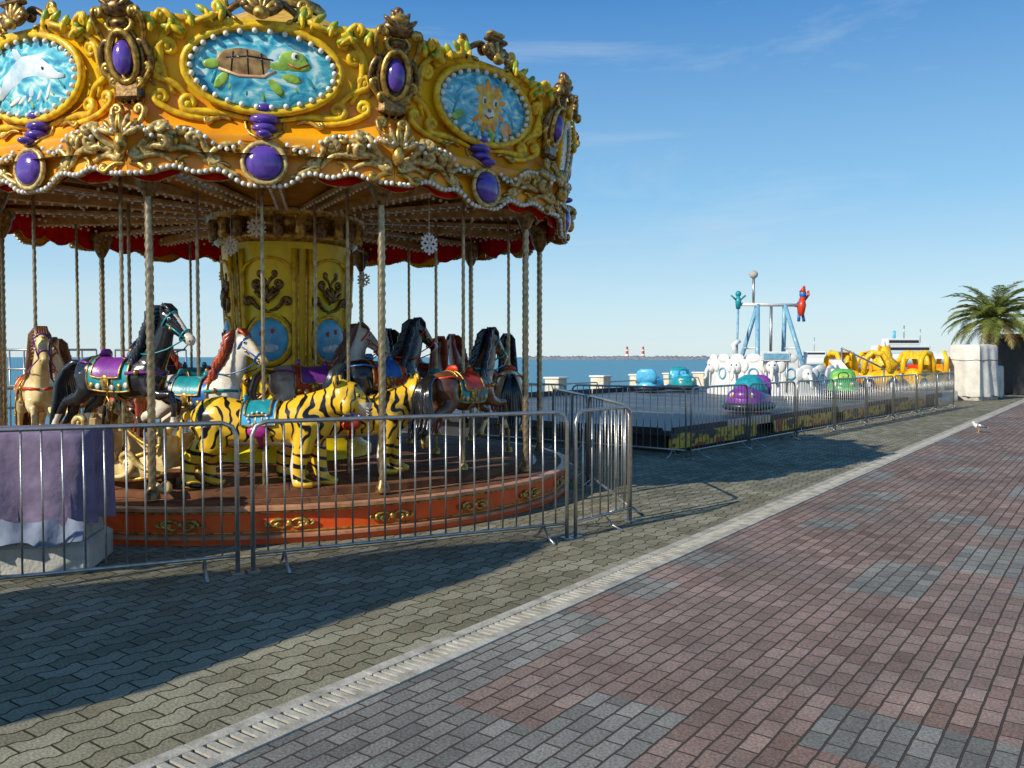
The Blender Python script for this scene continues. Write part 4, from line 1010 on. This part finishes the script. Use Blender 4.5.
# ------------------------------------------------------------------ palm
palmg=paint('palm_leaf',(.19,.22,.035),.5,coat=0,dark=(.07,.10,.018),scale=2,bump=0)
palmd=paint('palm_leaf_dry',(.30,.25,.08),.7,coat=0,dark=(.16,.12,.04),scale=2,bump=0)
palmt=paint('palm_trunk_bark',(.14,.10,.07),.9,coat=0,dark=(.06,.045,.03),scale=8,bump=.8)
def palm(loc,h,R,seed,nf=46):
    rnd=random.Random(seed); e=empty('palm_tree',loc); b=MB()
    pts=[];rr=[]
    for k in range(40):
        f=k/39; pts.append((.08*math.sin(f*2),.05*f,h*f)); rr.append((.24-.06*f+(.06 if f>.85 else 0))*(1+.1*(k%2)))
    b.tube(pts,rr,palmt,12)
    for k in range(60): 
        a=k*2.4; z=h*(.6+.4*k/60); b.tube([(.17*math.cos(a),.17*math.sin(a),z),(.3*math.cos(a),.3*math.sin(a),z+.14)],[.05,.03],palmt,5)
    b.obj('trunk',e)
    b=MB()
    for k in range(nf):
        az=k*2.399+rnd.uniform(-.2,.2); el=rad(78-95*(k/nf)**1.0+rnd.uniform(-8,8)); L_=R*rnd.uniform(.85,1.12)
        mat=palmg if k<nf*.8 and rnd.random()>.12 else palmd
        p=Vector((.06,.04,h)); n=14; P=[p.copy()]; e2=el
        for i in range(n):
            st=L_/n; e2-=rad(3+5.5*(i/n)) * (1.0 if el>0 else .8); p=p+Vector((math.cos(az)*math.cos(e2),math.sin(az)*math.cos(e2),math.sin(e2)))*st; P.append(p.copy())
        b.tube(P,[.03*(1-.8*i/n) for i in range(n+1)],mat,4)
        sd=Vector((-math.sin(az),math.cos(az),0))
        for i in range(2,n+1):
            for hlf in(0,.33,.66):
                if i==n and hlf>0: break
                q=P[i].lerp(P[min(i+1,n)],hlf); t=(P[i]-P[i-1]).normalized(); up=t.cross(sd); 
                ll=.46*R/2*math.sin(pi*min(.97,(i+hlf)/n*.9+.12))**.6*rnd.uniform(.8,1.1)
                for s in(-1,1):
                    d=(sd*s*.7+t*.8+Vector((0,0,-.1+.3*rnd.random()))+up*(-.15)).normalized()
                    w_=t*.015
                    tip=q+d*ll+Vector((0,0,-.12*ll)); mid=q+d*ll*.5
                    b.add([q-w_,q+w_,mid+w_,tip,mid-w_],[(0,1,2,3,4)],mat,False)
    b.obj('crown',e,recalc=False)
palm(px(992,35,0),3.15,2.1,3,64)
palm(px(1056,46,0),3.6,2.1,9,36)
palm(px(1120,60,0),4.5,2.3,12,36)
# ------------------------------------------------------------------ ship
e=empty('ship',Vector((118,250,-1.2)),rad(5)); b=MB()
b.loft([(-16,0,2.2,1.5,2.0),(-14,0,2.2,3,2.2),(8,0,2.2,3,2.2),(14,0,2.8,1.6,1.9),(17,0,3.6,.2,.8)],white,12)
b.box((-4,0,5),(16,4.4,2.4),white,bev=.2); b.box((-4,0,7.2),(10,3.6,2.0),white,bev=.2); b.box((-4,-1.83,7.3),(9,.06,.8),dark); b.box((-4,-2.23,5.2),(15,.06,.8),dark)
b.tube([(-3,0,8),(-3,0,12)],.15,steel,6); b.tube([(-6,0,8),(-6,0,10.5)],.4,bluel,8); b.tube([(2,0,7),(2,0,11)],.1,steel,6)
b.obj('hull',e)
e=empty('ship',Vector((98,270,-1.2)),rad(-8)); b=MB()
b.loft([(-9,0,1.2,1,1),(-8,0,1.3,2,1.6),(5,0,1.3,2,1.6),(9,0,2.2,.3,.8)],white,12); b.box((-2,0,3.6),(7,2.6,2.0),white,bev=.2); b.box((-2,-1.33,3.9),(6,.06,.6),dark); b.tube([(-2,0,4),(-2,0,9)],.1,steel,6); b.obj('hull',e)
# ------------------------------------------------------------------ bird
def bird_parts(b):
    b.loft([(-.13,0,.115,.012,.01),(-.08,0,.125,.035,.03),(-.01,0,.13,.05,.05),(.05,0,.145,.048,.05),(.085,0,.17,.03,.035),(.10,0,.20,.024,.026)],white,12)
    b.sph((.108,0,.215),(.03,.025,.026),white); b.loft([(-.09,0,.12,.03,.012),(-.18,0,.10,.025,.006)],white,8)
bm_=organic('bird_body',bird_parts,.006,3); bm_.materials.append(white)
e=empty('seagull',px(980,17.9,.004),rad(160)); g=bpy.data.objects.new('body',bm_); sc.collection.objects.link(g); g.parent=e
b=MB()
for s in(-1,1):
    b.tube([(.0,s*.02,.09),(.005,s*.02,.005),(.035,s*.02,.003)],.004,orange,5); b.loft([(.05,s*.05,.15,.008,.03),(-.05,s*.055,.14,.008,.035),(-.15,s*.03,.12,.004,.012)],steel,8); b.sph((.12,s*.022,.222),.004,black,5,4)
b.loft([(.13,0,.212,.007,.008),(.155,0,.208,.002,.003)],orange,6)
b.obj('wings_legs_beak',e)
b=MB()
for (x0,x1,y) in ((-11.0,-8.6,17.6),(-8.4,-6.9,18.0)):
    for z in(1.0,1.35,1.75): b.tube([(x0,y,z),(x1,y,z)],.025,steel,5)
    n=8
    for k in range(n+1):
        x=x0+(x1-x0)*k/n; b.tube([(x,y,0),(x,y,1.75)],.018,steel,5)
b.obj('ride_enclosure_fence')
print('done',len(bpy.data.objects))
